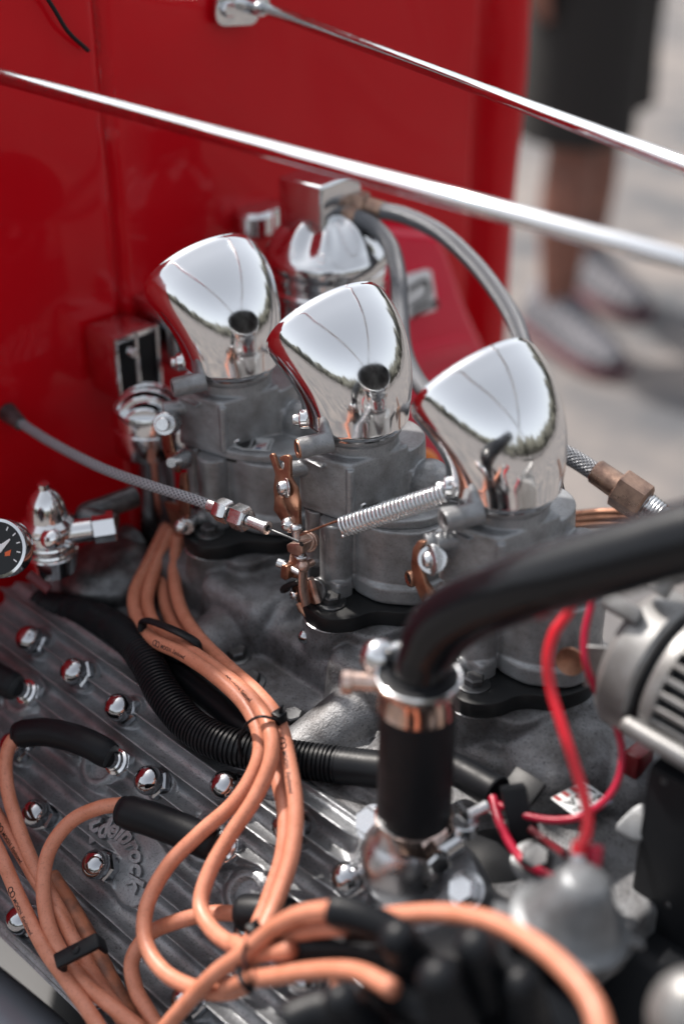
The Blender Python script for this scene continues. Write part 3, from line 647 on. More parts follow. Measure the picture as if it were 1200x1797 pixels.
# ================================================================== SPARK PLUG WIRES
WR = .54
def wire(label, pts, key='h', r=WR, m=ORANGE, print_at=(), k=8, group='orange spark plug wires', side=VIEW):
    ps = [at(p[0], p[1], **{key: p[2]}) if not isinstance(p, V3) else p for p in pts]
    t = thing('spark_plug_wire', label, 'spark plug wire', ps[0], group)
    build('insulation', tube(ps, r, 18, k), m, t, sharp=180)
    sp_ = spline(ps, k); S_ = [0]
    for i in range(1, len(sp_)): S_.append(S_[-1]+(sp_[i]-sp_[i-1]).length)
    for tgt in print_at:
        s0 = S_[min(range(len(sp_)), key=lambda i: (proj(sp_[i])[0]-tgt[0])**2+(proj(sp_[i])[1]-tgt[1])**2)]
        q = M()
        tx = text('MOON', .42, 0, 0, bold=.012, res=2); w1 = max(p.x for p in tx.v)
        q.merge(tx, Matrix.Translation(V3((.95, -.16, 0)))); tx = text('Equipped.', .42, 0, .3, bold=.008, res=2); q.merge(tx, Matrix.Translation(V3((.95+w1+.2, -.16, 0))))
        for cx_ in (.2, .58): q.merge(torus(Matrix.Translation(V3((cx_, 0, 0))), .21, .035, 20, 4))
        build('printed_lettering', wrap_text(q, ps, r, s0, side, k=k), INK, t, smooth=False)
    return t
# left pair after the tie
wire('orange lead in the wide left loop, printed black lettering near the top', [(292, 925, -8.5), (262, 985, -6.5), (236, 1040, -4.5), (240, 1085, -3), (268, 1122, -1.2), (320, 1148, -.4), (375, 1185, .3), (428, 1235, 1.0), (455, 1290, 1.3), (450, 1345, 1.5), (412, 1408, 1.7), (352, 1462, 2.0), (295, 1520, 2.4), (258, 1590, 2.8), (256, 1655, 3.2), (290, 1708, 3.7), (350, 1738, 4.2), (400, 1742, 4.6), (435, 1728, 5.2)], print_at=((283, 1128), ))
wire('orange lead in the narrow inner loop, printed at the bend above the tie', [(300, 930, -8), (272, 1000, -6.3), (258, 1060, -4.6), (282, 1112, -2.8), (330, 1140, -1.4), (390, 1182, -.2), (440, 1225, .9), (470, 1272, 1.9), (476, 1330, 2.2), (448, 1400, 2.3), (405, 1465, 2.5), (368, 1530, 2.8), (352, 1590, 3.2), (372, 1632, 3.8), (410, 1660, 4.6), (446, 1672, 5.2)], print_at=((400, 1195),))
wire('orange lead on the right side, printed below the tie', [(312, 940, -8), (306, 1010, -6.6), (318, 1070, -5), (350, 1120, -3.6), (400, 1170, -2.2), (450, 1215, -.6), (488, 1265, .7), (508, 1340, 1.1), (519, 1420, 1.3), (512, 1500, 1.6), (490, 1570, 2.1), (468, 1620, 2.8), (448, 1665, 3.6), (440, 1700, 4.4)], print_at=((497, 1305),), side=(.1, -.62, .75))
wire('orange lead under the others, inner one of the right pair', [(300, 950, -9), (286, 1020, -7.4), (296, 1080, -5.8), (330, 1130, -4.4), (390, 1190, -2.6), (440, 1240, -.9), (472, 1290, -.1), (486, 1360, .4), (500, 1430, .8), (496, 1500, 1.2), (474, 1570, 1.6), (452, 1625, 2.2), (425, 1680, 2.8)])
# crossing wires towards the distributor
wire('orange lead crossing in front from the bottom edge to the upper black boot', [(270, 1830, 3.2), (320, 1770, 4.6), (375, 1712, 6.0), (430, 1672, 7.2), (480, 1630, 8.4), (530, 1605, 9.6), (590, 1596, 10.6)])
wire('orange lead running level under the tie into the boot at the bottom', [(395, 1735, 5.2), (430, 1722, 6.6), (480, 1715, 8), (560, 1704, 9.6), (630, 1708, 10.8), (690, 1738, 11.8)])
wire('short orange lead inside the tie ending in the middle boot', [(410, 1655, 4.9), (445, 1675, 6.2), (475, 1672, 7.2), (510, 1668, 8.4)])
wire('thin strip of orange lead above the middle boot', [(440, 1690, 5.6), (490, 1650, 7), (540, 1635, 8.2), (605, 1628, 9.4)], r=.5)
wire('orange lead hanging straight down at the bottom edge', [(588, 1700, 8), (596, 1760, 7.8), (604, 1840, 7.5)], r=.42)
wire('orange lead arching over the black distributor cap to the bottom edge', [(600, 1622, 8.0), (690, 1608, 8.8), (780, 1604, 9.6), (860, 1618, 10.6), (940, 1658, 11.8), (1005, 1715, 13), (1045, 1775, 13.8), (1062, 1850, 14.4)])
wire('shaded orange lead curling from the hidden boot behind both loops', [(425, 1604, .8), (370, 1604, 1.1), (310, 1618, 1.2), (262, 1640, 1.2), (232, 1685, 1.2), (238, 1735, 1.0), (262, 1780, .9), (290, 1830, .8)])
# left group
wire('orange lead hooked out of the upper black boot at the left edge', [(40, 1292, 1.7), (22, 1300, 1.9), (10, 1335, 2.1), (14, 1390, 2.1), (32, 1450, 2.0), (55, 1510, 1.9), (82, 1560, 1.7), (112, 1615, 1.3), (140, 1680, 1.2), (180, 1740, 1.0), (240, 1810, .8)], m=ORANGE)
wire('orange lead arching out of the second black boot above the raised script', [(222, 1412, 2.3), (175, 1418, 2.6), (125, 1442, 2.8), (88, 1490, 2.8), (76, 1550, 2.7), (84, 1620, 2.6), (112, 1680, 2.3), (150, 1728, 2.1), (200, 1770, 2.0), (250, 1810, 1.9)])
wire('orange lead entering at the left edge with faded print along it', [(-40, 1380, 1.5), (0, 1440, 1.7), (38, 1500, 1.7), (66, 1548, 1.7), (100, 1600, 1.5), (128, 1650, 1.5), (170, 1720, .9), (215, 1790, .8), (240, 1830, .8)], print_at=((5, 1445),), side=(.2, -.8, .6))
wire('lowest orange lead at the bottom left, printed, beside the dark gap', [(-50, 1400, 3), (0, 1500, 3), (35, 1580, 3), (78, 1665, 2.9), (120, 1725, 2.8), (165, 1790, 2.6), (200, 1850, 2.5)], print_at=((38, 1560),), side=(.2, -.8, .6))
wire('grimy brown plug lead beneath the orange ones at the clip', [(88, 1540, .0), (120, 1590, -.2), (160, 1660, -.4), (195, 1730, -.4), (235, 1800, -.5), (260, 1850, -.5)], m=ORANGED, r=.75)
def boot(label, pts, r, key='h', m=RUBBERG, ring=True, gl='black rubber plug boots', cat='rubber boot', k=8):
    ps = [at(p[0], p[1], **{key: p[2]}) for p in pts]
    t = thing('plug_boot', label, cat, ps[-1], gl)
    build('boot_sleeve', tube(ps, lambda s, L: r*(1-.14*math.exp(-(s/.03)**2)-.10*math.exp(-((1-s)/.04)**2)), 30, k), m, t, sharp=50)
    if ring:
        d = (ps[0]-ps[1]).normalized(); build('boot_mouth', torus(frame(ps[0], d), r*.74, r*.16, 36, 10), m, t)
    return t
boot('upper long black plug boot lying across the fins at the left', [(32, 1289, 1.6), (75, 1285, 1.4), (120, 1293, 1.1), (160, 1308, .8), (195, 1328, .2)], 1.08)
boot('second long black plug boot, below the upper one and under the orange loops', [(216, 1424, 2.2), (262, 1437, 1.9), (310, 1455, 1.4), (350, 1472, .9), (378, 1484, .4)], 1.22)
boot('black plug boot cut off by the left edge of the picture', [(-60, 1150, 1.5), (-20, 1180, 1), (28, 1208, .2)], 1.15)
boot('black plug boot in shade behind the orange loops', [(424, 1603, .9), (450, 1603, .8), (485, 1606, .4), (510, 1612, -.4)], 1.25)
plug0 = None
for i, (px, py) in enumerate(((206, 1338), (395, 1487), (48, 1215), (530, 1622))):
    c = at(px, py, h=-.9)
    t = thing('spark_plug', ['spark plug collar at the end of the upper long boot', 'spark plug collar under the inner orange loop at the second boot', 'spark plug collar beside the boot at the left edge', 'spark plug collar hidden by the shaded boot'][i], 'spark plug', c, 'spark plugs in the head')
    build('plug_hexagon', hexp(c-HN*.9, HN, 1.05, .8, .1), CHROME2, t); build('plug_collar', lathe([(.95, -.1), (1.02, .05), (1.0, .2), (.8, .3), (.78, .62), (.66, .7), (.64, 1.1)], frame(c, HN), 32), CHROME2, t)
# wire clip, zip ties, wire loom bracket
cl = thing('wire_clip', 'black plastic separator clip with a rivet on the lower left leads', 'wire clip', at(140, 1675, h=3))
A_, B_ = at(100, 1690, h=3.8), at(174, 1652, h=2.9)
ax = (B_-A_).normalized(); up_ = V3((0, -.55, .83)); up_ = (up_-ax*up_.dot(ax)).normalized(); sd_ = ax.cross(up_)
Fm = Matrix(((ax.x, sd_.x, up_.x, A_.x), (ax.y, sd_.y, up_.y, A_.y), (ax.z, sd_.z, up_.z, A_.z), (0, 0, 0, 1)))
Lc = (B_-A_).length
build('clip_bar', M().merge(box(0, Lc, -.55, .55, -.1, .35, .1), Fm).merge(box(-.05, .25, -.55, .55, -1.2, .3, .1), Fm).merge(box(Lc-.25, Lc+.05, -.55, .55, -1.2, .3, .1), Fm), PLASTIC, cl)
build('clip_rivet', lathe([(.3, 0), (.28, .1), (.12, .18), (1e-3, .19)], Fm @ Matrix.Translation(V3((Lc*.5, 0, .35))), 20), PLASTIC, cl)
def ziptie(label, ring, r=.17, head=None):
    ps = [at(*p[:2], h=p[2]) for p in ring]; t = thing('zip_tie', label, 'zip tie', ps[0], 'black zip ties')
    build('tie_strap', tube(ps, r, 10, 8, flat=.6), PLASTIC, t)
    if head:
        hh = at(*head[:2], h=head[2]); build('tie_head', box(hh.x-.42, hh.x+.42, hh.y-.42, hh.y+.42, hh.z-.4, hh.z+.4, .1), PLASTIC, t)
        build('tie_tail', tube([hh, hh+V3((.2, .1, 1.0))], .16, 8, flat=.5), PLASTIC, t)
    return t
ziptie('thin black zip tie round four orange leads beside the manifold bolt', [(424, 1330, .2), (420, 1300, 1.2), (432, 1272, 2.3), (455, 1258, 2.9), (480, 1262, 2.2), (492, 1270, 1.2), (490, 1290, -.6), (460, 1310, -.9), (430, 1330, -.6)], head=(490, 1258, 1.5))
ziptie('black zip tie standing on edge round the crossing leads near the bottom', [(425, 1655, 3.2), (418, 1690, 6.5), (424, 1722, 7.8), (442, 1738, 7.2), (432, 1700, 9.0), (428, 1670, 8.6), (440, 1642, 6.6), (452, 1635, 4.4)], r=.2, head=(446, 1633, 5.0))
lb = thing('wire_separator', 'black looped separator holding the orange leads at their first bend', 'wire separator', at(250, 1095, h=-2))
build('separator_strap', tube([at(250, 1108, h=-1.2), at(252, 1090, h=-.8), at(270, 1092, h=-.6), at(310, 1108, h=-.6), at(345, 1128, h=-1.2), at(352, 1142, h=-2.2)], .45, 14, flat=.5), PLASTIC, lb)
build('separator_back', tube([at(242, 1096, h=-3.5), at(256, 1118, h=-2.6), at(300, 1150, h=-2.8), at(350, 1160, h=-3.6)], .5, 12, flat=.6), PLASTIC, lb)
# ================================================================== BLACK LOOMS
lo = thing('wiring_loom', 'thick black corrugated wiring loom snaking along the top of the head', 'wiring loom', at(400, 1310, h=-1))
lp = [(70, 1060, -3.2), (150, 1078, -3.0), (212, 1108, -2.4), (256, 1160, -1.3), (290, 1222, -.7), (340, 1278, -.6), (400, 1308, -.7), (470, 1325, -1.5), (560, 1338, -2.6), (660, 1350, -3.4), (740, 1356, -3.8)]
lps = [at(a, b, h=c) for a, b, c in lp]
sk_ = spline(lps, 60)
def corr(s, L):
    rr = 1.17+.08*math.sin(s*3); q = (L/.34) % 1.0
    return rr + (.10 if q < .62 else -.06)
build('corrugated_sleeve', tube(sk_, corr, 26, sp=False), PLASTIC, lo, sharp=60)
lo2 = build('loom_tape', tube([at(a, b, h=c) for a, b, c in [(596, 1343, -2.9), (650, 1349, -3.3), (700, 1354, -3.5)]], 1.28, 26), PLASTIC, lo)
o = build('black_hose', tube([at(a, b, h=c) for a, b, c in [(130, 1030, -6), (200, 1090, -4.5), (262, 1140, -3.6), (320, 1190, -3.4), (380, 1238, -3.0), (425, 1275, -2.6), (470, 1300, -3)]], .95, 20), RUBBERG, loc=at(262, 1140, h=-3.6)); setp(o, 'smooth black hose beneath the orange leads beside the manifold', 'hose')
o = build('conduit_end', M().merge(tube([at(a, b, h=c) for a, b, c in [(770, 1335, -4.6), (820, 1362, -4.2), (872, 1392, -4.0)]], lambda s, L: 1.05+.12*s, 24)).merge(torus(frame(at(872, 1392, h=-4.0), at(872, 1392, h=-4)-at(820, 1362, h=-4.2)), 1.05, .14)), RUBBERG, loc=at(820, 1362, h=-4)); setp(o, 'short black conduit with an open end that the crimson wires come out of', 'conduit')

# ================================================================== WATER NECK, HOSE, CLAMPS, PIPE
hx, hy = at(735, 1180, d=84.5).x, at(735, 1180, d=84.5).y
zt = zat(hx, hy, 1196); zb = zat(hx, hy, 1432)
T0 = Matrix.Translation(V3((hx, hy, 0)))
nk = thing('water_neck', 'shiny round water outlet bolted to the head under the black hose', 'water outlet', (hx, hy, zb-6))
znc = zat(hx, hy, 1515)
nc = at(722, 1512, d=(V3((hx, hy, znc))-_C).dot(_f))
build('neck_ball', lathe([(1.9, 3.6), (1.95, 2.4), (2.3, 2.0), (2.75, 1.2), (3.02, .2), (2.95, -.9), (2.6, -1.9), (2.2, -2.6), (2.6, -3.4)][::-1], Matrix.Translation(nc+HN*.9), 48), NECKC, nk, sharp=60)
bt = at(722, 1575, h=-1.3)
fl = [(-4.4, -.4), (-3.2, -1.5), (0, -3.0), (2.4, -2.6), (4.6, -1.2), (5.0, 0), (4.4, 1.3), (1.6, 2.6), (-1, 2.8), (-3.4, 1.4)]
e1 = (at(812, 1562, h=-1.2)-at(645, 1445, h=-1.2)); mid = at(645, 1445, h=-1.4).lerp(at(812, 1562, h=-1.4), .5); e1.normalize(); e2 = HN.cross(e1)
Ff = Matrix(((e1.x, e2.x, HN.x, mid.x), (e1.y, e2.y, HN.y, mid.y), (e1.z, e2.z, HN.z, mid.z), (0, 0, 0, 1)))
build('neck_flange', prism(roundpoly([(-5.0, -.9), (-4.2, -1.5), (-1.5, -3.4), (2, -4.6), (3.4, -3.6), (5.2, -1.4), (5.4, .9), (3, 2.2), (-1, 2.6), (-4.4, 1.2)], .9, 6), -1.7, -.15, .12, 2, Ff), ALU, nk)
for px, py in ((447+200, 1443), (812, 1562)):
    p = at(px, py, h=-.4); s = hexp(p-HN*.5, HN, .98, .95, .16); s.merge(lathe([(1.25, 0), (1.25, .14)], frame(p-HN*.6, HN), 30)); build('neck_bolt', s, STEEL, nk)
hs_ = thing('radiator_hose', 'upright black rubber radiator hose between two hose clamps', 'hose', (hx, hy, zb))
build('hose_sleeve', lathe([(1.9, zb-1.6), (2.28, zb-1.5), (2.36, zb+.2), (2.36, (zb+zt)/2), (2.33, zt-1.2), (2.36, zt+.55), (2.25, zt+.62), (1.75, zt+.6)], T0, 56), RUBBER, hs_, sharp=50)
# upper clamp
uc_ = thing('hose_clamp', 'upper bright hose clamp with a screw lug pointing left', 'hose clamp', (hx, hy, zt), 'hose clamps on the radiator hose')
zc = zt
build('clamp_band', lathe([(2.40, zc-1.75), (2.50, zc-1.72), (2.47, zc-1.0), (2.47, zc-.2), (2.52, zc+.28), (2.62, zc+.42), (2.50, zc+.46), (2.38, zc+.3)], T0, 64, cap=False), COPC, uc_, sharp=60)
build('clamp_rim', torus(Matrix.Translation(V3((hx, hy, zc+.42))), 2.48, .13, 64, 8), CHROME2, uc_)
pc = V3((hx, hy, zc-.55)); lf = V3((-.80, -.60, 0))
build('screw_lug', M().merge(cyl(pc+lf*2.2+V3((0, 0, .2)), pc+lf*4.1+V3((-.1, 0, .1)), .62, n=24)).merge(cyl(pc+lf*3.9, pc+lf*4.6, .82, n=24)), COPC, uc_)
lf2 = V3((-.95, .1, 0)).normalized()
build('screw_lug', M().merge(ball(pc+V3((-2.7, -.6, 1.3)), 1.15, 22)).merge(ball(pc+V3((-1.6, 1.8, 2.0)), .95, 22)).merge(cyl(pc+V3((-2.7, -.6, 1.2)), pc+V3((-1.6, 1.9, 1.6)), .6, n=18)), CHROME2, uc_)
lc_ = thing('hose_clamp', 'lower bright hose clamp at the foot of the hose, its bolt to the right', 'hose clamp', (hx, hy, zb), 'hose clamps on the radiator hose')
build('clamp_band', lathe([(2.36, zb-1.9), (2.52, zb-1.85), (2.48, zb-1.2), (2.48, zb-.5), (2.52, zb+.1), (2.36, zb+.16)], T0, 64, cap=False), COPC, lc_, sharp=60)
p = V3((hx, hy, zb-.9))
build('clamp_bolt', hexp(p+V3((2.9, -.9, -.1)), (.75, -.65, .2), .78, .9, .12).merge(cyl(p+V3((3.0, .9, .3)), p+V3((2.6, -.6, -.1)), .7, n=22)).merge(cyl(p+V3((3.0, 1.4, .6)), p+V3((3.0, 1.4, 1.5)), .85, n=24)), CHROME2, lc_)
pp_ = thing('radiator_pipe', 'big glossy black pipe bending out of the hose towards the right edge', 'pipe', (hx, hy, zt+2))
rp = [V3((hx+.1, hy, zt-1.5)), V3((hx+.15, hy+.05, zt+.8)), at(752, 1140, d=83.7), at(778, 1098, d=82.4), at(832, 1062, d=80.6), at(910, 1032, d=78.4), at(1000, 1004, d=76.4), at(1200, 946, d=73), at(1420, 880, d=70)]
build('pipe_tube', tube(rp, lambda s, L: 1.72+.22*sstep(.1, .35, s), 40, 12), BLACKP, pp_, sharp=180)
build('pipe_collar', torus(Matrix.Translation(V3((hx, hy, zt+.62))), 1.86, .2, 48, 10), RUBBERG, pp_)
# ================================================================== FUEL FILTER CANISTER AND BRAIDED HOSES
cc = at(573, 424, d=124)
cn = thing('filter_canister', 'polished round filter canister with a square cap behind the velocity stacks', 'filter canister', (cc.x, cc.y, cc.z-12))
Tc = Matrix.Translation(cc)
build('canister_body', lathe([(4.4, -16), (5.0, -15.5), (5.0, -4.4), (5.15, -4.2), (5.15, -3.7), (5.0, -3.5), (5.0, -2.9), (5.2, -2.7), (5.2, -2.1), (5.0, -1.9)], Tc, 64), CHROME, cn)
rings = []
for r, z, am in ((4.9, -1.9, 0), (5.35, -1.75, 0), (5.45, -1.2, 0), (5.35, -.6, 0), (5.1, -.35, .004), (4.75, .15, .03), (4.2, .95, .06), (3.4, 1.8, .09), (2.6, 2.4, .08), (1.6, 2.8, .02), (.6, 2.9, 0)):
    rings.append([Tc @ V3((r*(1+am*math.cos(8*t))*math.cos(t), r*(1+am*math.cos(8*t))*math.sin(t), z+am*2.2*math.cos(8*t))) for t in [2*math.pi*i/128 for i in range(128)]])
build('canister_lid', loft(rings), CHROME2, cn, sharp=60)
bl = M().merge(box(-2.4, 2.4, -2.6, 3.0, 1.6, 6.0, .3, 3), Tc @ Matrix.Rotation(rad(8), 4, 'Z') @ Matrix.Translation(V3((-.6, -.3, 0))))
build('cap_block', bl, CHROME2, cn)
bh = at(446, 388, d=131)
build('mount_ear', cyl(bh+V3((0, 0, -1.2)), bh+V3((0, 0, 1.2)), 1.9, n=32, bevel=.4).merge(box(bh.x-2, bh.x+1, bh.y, bh.y+4, bh.z-1, bh.z+1, .3)), CHROME2, cn)
def hose(label, pts, r, fit=True, key='d'):
    ps = [at(p[0], p[1], **{key: p[2]}) for p in pts]; t = thing('braided_hose', label, 'braided hose', ps[0], 'steel braided fuel hoses')
    build('braid', tube(ps, r*.9, 22, 12), BRAID, t, sharp=180); return t, ps
hA, psA = hose('steel braided hose from the filter cap past the middle velocity stack, ending in brass', [(622, 378, 122.5), (655, 396, 122), (684, 430, 121.5), (698, 480, 121), (702, 540, 120), (706, 600, 118.5), (722, 650, 117), (756, 694, 115), (820, 730, 113), (900, 760, 111.5), (990, 796, 110), (1050, 832, 109)], .80)
hB, psB = hose('steel braided hose arching over the red firewall behind the front velocity stack', [(668, 368, 122.5), (715, 380, 122), (775, 410, 121), (830, 460, 120), (872, 512, 119), (902, 562, 118), (922, 620, 117), (934, 690, 116), (938, 760, 116)], .80)
def fitting(t, a, b, R, m, nm='end_fitting'):
    d = (b-a); build(nm+'_hexagon', hexp(a+d*.05, d, R, d.length*.5, .15), m, t); build(nm+'_collar', cyl(a+d*.5, b, R*.72, n=26, bevel=.12), m, t)
fitting(hA, at(560, 360, d=123.2), at(626, 380, d=122.6), 1.25, BRASS)
fitting(hB, at(608, 350, d=123.4), at(672, 370, d=122.6), 1.2, BRASS)
p0, p1, p2, p3 = at(1044, 826, d=109), at(1090, 858, d=108), at(1142, 893, d=107.2), at(1175, 918, d=106.7)
build('crimp_sleeve', cyl(p0, p1, .98, 1.02, n=30, bevel=.1), BRASS, hA)
build('union_nut', hexp(p1-(p2-p1)*.12, p2-p1, 1.55, (p2-p1).length*.92, .2), BRASS, hA)
th = M()
for k in range(5): th.merge(torus(frame(p2+(p3-p2)*(.0+k*.16)-(p2-p1)*.12, p2-p1), .92, .16, 30, 8))
th.merge(cyl(p2-(p2-p1)*.3, p3, .9, n=26)); build('fitting_thread', th, STEEL, hA)
for i, (a, b, c) in enumerate(((902, 905, 906), (912, 915, 918), (922, 928, 932))):
    o = build('copper_line', tube([at(930, a+8, d=118), at(1000, a+2, d=117), (at(1060, b-6, d=116)), at(1140, c-6, d=115), at(1300, c, d=113), at(1700, c+10, d=108)], .35, 12), COPPER, loc=at(1000, a, d=117)); setp(o, ['uppermost', 'middle one', 'lowest'][i]+' of three thin copper lines between the front velocity stack and the black pipe', 'pipe', 'copper lines')
o = build('fuel_rail_tube', tube([at(975, 840, d=104), at(985, 890, d=103), at(992, 950, d=102)], .48, 12), BLACKS, loc=at(985, 890, d=103)); setp(o, 'short black tube just right of the front velocity stack base', 'tube')
o = build('orange_hose', tube([at(680, 850, d=124), at(700, 812, d=124), at(725, 800, d=124), at(752, 806, d=124), at(762, 840, d=124)], .75, 14), mat('orange_amber_hose', (.72, .20, .03), 0, .35), loc=at(725, 800, d=124)); setp(o, 'curved amber hose in the gap between the middle and front velocity stacks', 'hose')
# ================================================================== HOOD RODS
def rod(label, a, b, r, m=CHROME):
    d = (b-a).normalized(); t = thing('support_rod', label, 'rod', a, 'polished support rods from the firewall')
    build('rod_tube', tube([a-d*2, b+d*48], r, 40, sp=False), m, t, sharp=180); return t, d
r2a, r2b = at(0, 133, d=97), at(1200, 457, d=74)
d_ = (r2b-r2a).normalized(); r2a = r2a-d_*7
rod('nearer polished support rod crossing the whole picture', r2a, r2b, .56)
r1a, r1b = at(452, 8, d=121.5), at(1200, 289, d=86)
t1, d1 = rod('farther polished support rod from the chrome bracket to the right edge', r1a, r1b, .50)
mp = at(412, 15, x=-31.2)
build('rod_bracket', M().merge(prism(roundpoly([(-2.3, -1.3), (2.3, -1.3), (2.3, 1.3), (-2.3, 1.3)], 1.2, 8), 0, .5, .12, 2, frame(mp, (1, -.1, 0), (0, 1, -.1)))), CHROME2, t1)
build('bracket_bolt', hexp(mp+V3((.5, -1.3, .3)), (1, -.1, 0), .7, .5, .1), CHROME2, t1)
build('rod_end', M().merge(cyl(mp+V3((.4, 1.2, .4)), mp+V3((2.2, 1.2, .4)), .9, n=26)).merge(cyl(r1a-d1*2.5, r1a+d1*.8, .8, n=26)), CHROME2, t1)
# ================================================================== FIREWALL FITTINGS AT THE LEFT
vb = thing('voltage_regulator', 'small black box with chrome edges on the red firewall behind the rear velocity stack', 'regulator box', at(245, 630, x=-28))
def wbox(px0, px1, y0, y1, x0, x1, m, name, r=.2):
    a = at(px0, y0, x=x1); b = at(px1, y1, x=x1); build(name, box(x0, x1, a.y, b.y, min(a.z, b.z), max(a.z, b.z), r, 2), m, vb)
a = at(200, 600, x=-27.5); b = at(262, 690, x=-27.5); b2 = at(262, 575, x=-27.5)
build('regulator_case', box(-31.6, -27.6, a.y, a.y+4.4, a.z-5.6, a.z+.3, .25), CHROME2, vb)
build('regulator_panel', box(-27.7, -27.45, a.y+.1, a.y+4.3, a.z-5.4, a.z+.1, .05), BLACKS, vb)
for dz, dy0, dy1 in ((0, 0, 4.4), (-5.6, 0, 4.4)): build('chrome_edge', box(-27.7, -27.2, a.y+dy0, a.y+dy1, a.z+dz-.25, a.z+dz+.3, .1), CHROME2, vb)
for dy in (0, 2.1, 4.4): build('chrome_edge', box(-27.75, -27.2, a.y+dy-.22, a.y+dy+.22, a.z-5.6, a.z+.3, .1), CHROME2, vb)
build('regulator_case', box(-31.8, -26, a.y+5.2, a.y+8.2, a.z-4, a.z+1.5, .3), CHROME2, vb)
build('terminal', cyl((-26.8, a.y+1, a.z-.9), (-26, a.y+1, a.z-.9), .4, n=16), STEEL, vb)
build('terminal', cyl((-25.6, a.y+6.2, a.z-5), (-22.6, a.y+6, a.z-5.4), .8, n=20), CHROME2, vb)
bc = at(262, 735, d=120.5)
br = thing('oil_breather', 'chrome finned breather cap on a shiny tube beside the rear carburettor', 'breather', (bc.x, bc.y, bc.z-8))
Tb = Matrix.Translation(bc)
prof = [(1.85, -13), (1.85, -3.4), (2.0, -3.1), (2.95, -2.8), (3.05, -2.6), (3.05, -1.0), (3.15, -.9), (3.15, -.4), (3.05, -.3), (3.05, .9), (2.9, 1.3), (1e-3, 1.35)]
build('breather_cap', lathe(prof, Tb, 52), CHROME2, br)
for k in range(6):
    q = -2.2+k*.88; hw = math.sqrt(max(.3, 8.6-q*q)); fin = M()
    fin.merge(cyl((0, q-.2, 0), (0, q+.2, 0), hw, n=36, bevel=.12), Tb @ Matrix.Rotation(rad(45), 4, 'Z') @ Matrix.Translation(V3((0, 0, .2))))
    build('cap_fin', fin, CHROME2, br)
build('breather_base', lathe([(4.6, -18), (4.4, -14.5), (3.6, -12.8), (2.6, -12.1), (2.2, -11.8)], Tb, 44), DKSTEEL, br)
gc = at(-2, 962, d=106)
ga = thing('pressure_gauge', 'round dial gauge with a white needle at the left edge', 'gauge', gc)
gd = V3((.45, -.72, .5)).normalized(); Fg = frame(gc, gd, (1, 0, 0))
build('gauge_case', lathe([(1.9, -1.6), (2.2, -1.3), (2.28, -.1), (2.2, .15), (1.98, .2), (1.94, -.02)], Fg, 52), CHROME2, ga)
fc = build('dial_face', lathe([(1.96, 0), (1e-3, .01)], Fg, 40, cap=False), BLACKP, ga)
up2 = (_u-gd*_u.dot(gd)).normalized(); rt2 = up2.cross(gd)
Fn = Matrix(((rt2.x, up2.x, gd.x, gc.x), (rt2.y, up2.y, gd.y, gc.y), (rt2.z, up2.z, gd.z, gc.z), (0, 0, 0, 1)))
nd = M().merge(prism([(-.2, -.3), (.15, -.35), (.95, .62), (.9, .72), (-.1, .1)], .06, .12), Fn).merge(lathe([(.36, .05), (.32, .16), (1e-3, .17)], None, 20, cap=False), Fn)
build('needle', nd, WHITE, ga, smooth=False)
mk = M()
for k in range(11):
    a = rad(-125+k*25); F = Fn @ Matrix.Rotation(-a, 4, 'Z'); mk.merge(box(-.045, .045, 1.45, 1.75, .02, .04), F)
build('dial_marks', mk, WHITE, ga, smooth=False)
build('red_mark', M().merge(prism([(.5, -.3), (1.0, -.1), (.9, -.55), (.5, -.6)], .02, .05), Fn), mat('orange_mark', (.7, .12, .03)), ga, smooth=False)
rg = thing('fuel_regulator', 'chrome fuel regulator with a round top next to the dial gauge', 'fuel regulator', at(90, 930, d=114))
c = at(82, 905, d=114)
build('regulator_body', lathe([(1.0, -5.5), (1.9, -5), (2.1, -3.4), (1.9, -3.2), (1.9, -1.6), (2.15, -1.4), (2.15, -.4), (1.7, 0), (1.5, 1.2), (1.1, 2.0), (.5, 2.5), (.5, 3.0), (1e-3, 3.05)], Matrix.Translation(c), 40), CHROME2, rg)
for z in (-2.9, -2.2, -.9): build('body_ring', torus(Matrix.Translation(c+V3((0, 0, z))), 2.05, .2, 40, 8), CHROME, rg)
build('side_outlet', cyl(c+V3((.5, 0, -1.5)), c+V3((2.4, 2.6, -1.3)), 1.0, n=24).merge(cyl(c+V3((2.4, 2.6, -1.3)), c+V3((3.4, 4.1, -1.2)), 1.25, n=6)), CHROME2, rg)
build('front_plug', ball(c+V3((1.9, -1.0, -.9)), .9, 20), CHROME, rg)
o = build('dark_hose', tube([c+V3((3.4, 4.1, -1.2)), at(150, 905, d=115.5), at(190, 888, d=116.5), at(235, 872, d=118)], .95, 22), DKSTEEL, loc=c+V3((3, 4, -1))); setp(o, 'short dark metal hose from the chrome regulator towards the breather tube', 'hose')
o = build('red_terminal', tube([at(50, 1008, d=114), at(68, 1022, d=114), at(86, 1036, d=114)], .42, 12), mat('dark_red_sleeve', (.10, .01, .015), 0, .4), loc=at(72, 1030, d=112)); setp(o, 'dark red sleeve below the dial gauge', 'sleeve')
o = build('rear_casting', M().merge(ball(at(195, 1010, d=121), 4.4, 30, .6)).merge(cyl(at(160, 1000, d=122), at(240, 950, d=125), 2.0, n=26, bevel=.4)), DKSTEEL, loc=at(195, 1010, d=121)); setp(o, 'dark casting behind the head below the breather', 'engine part')
remesh(o, .2, 4)
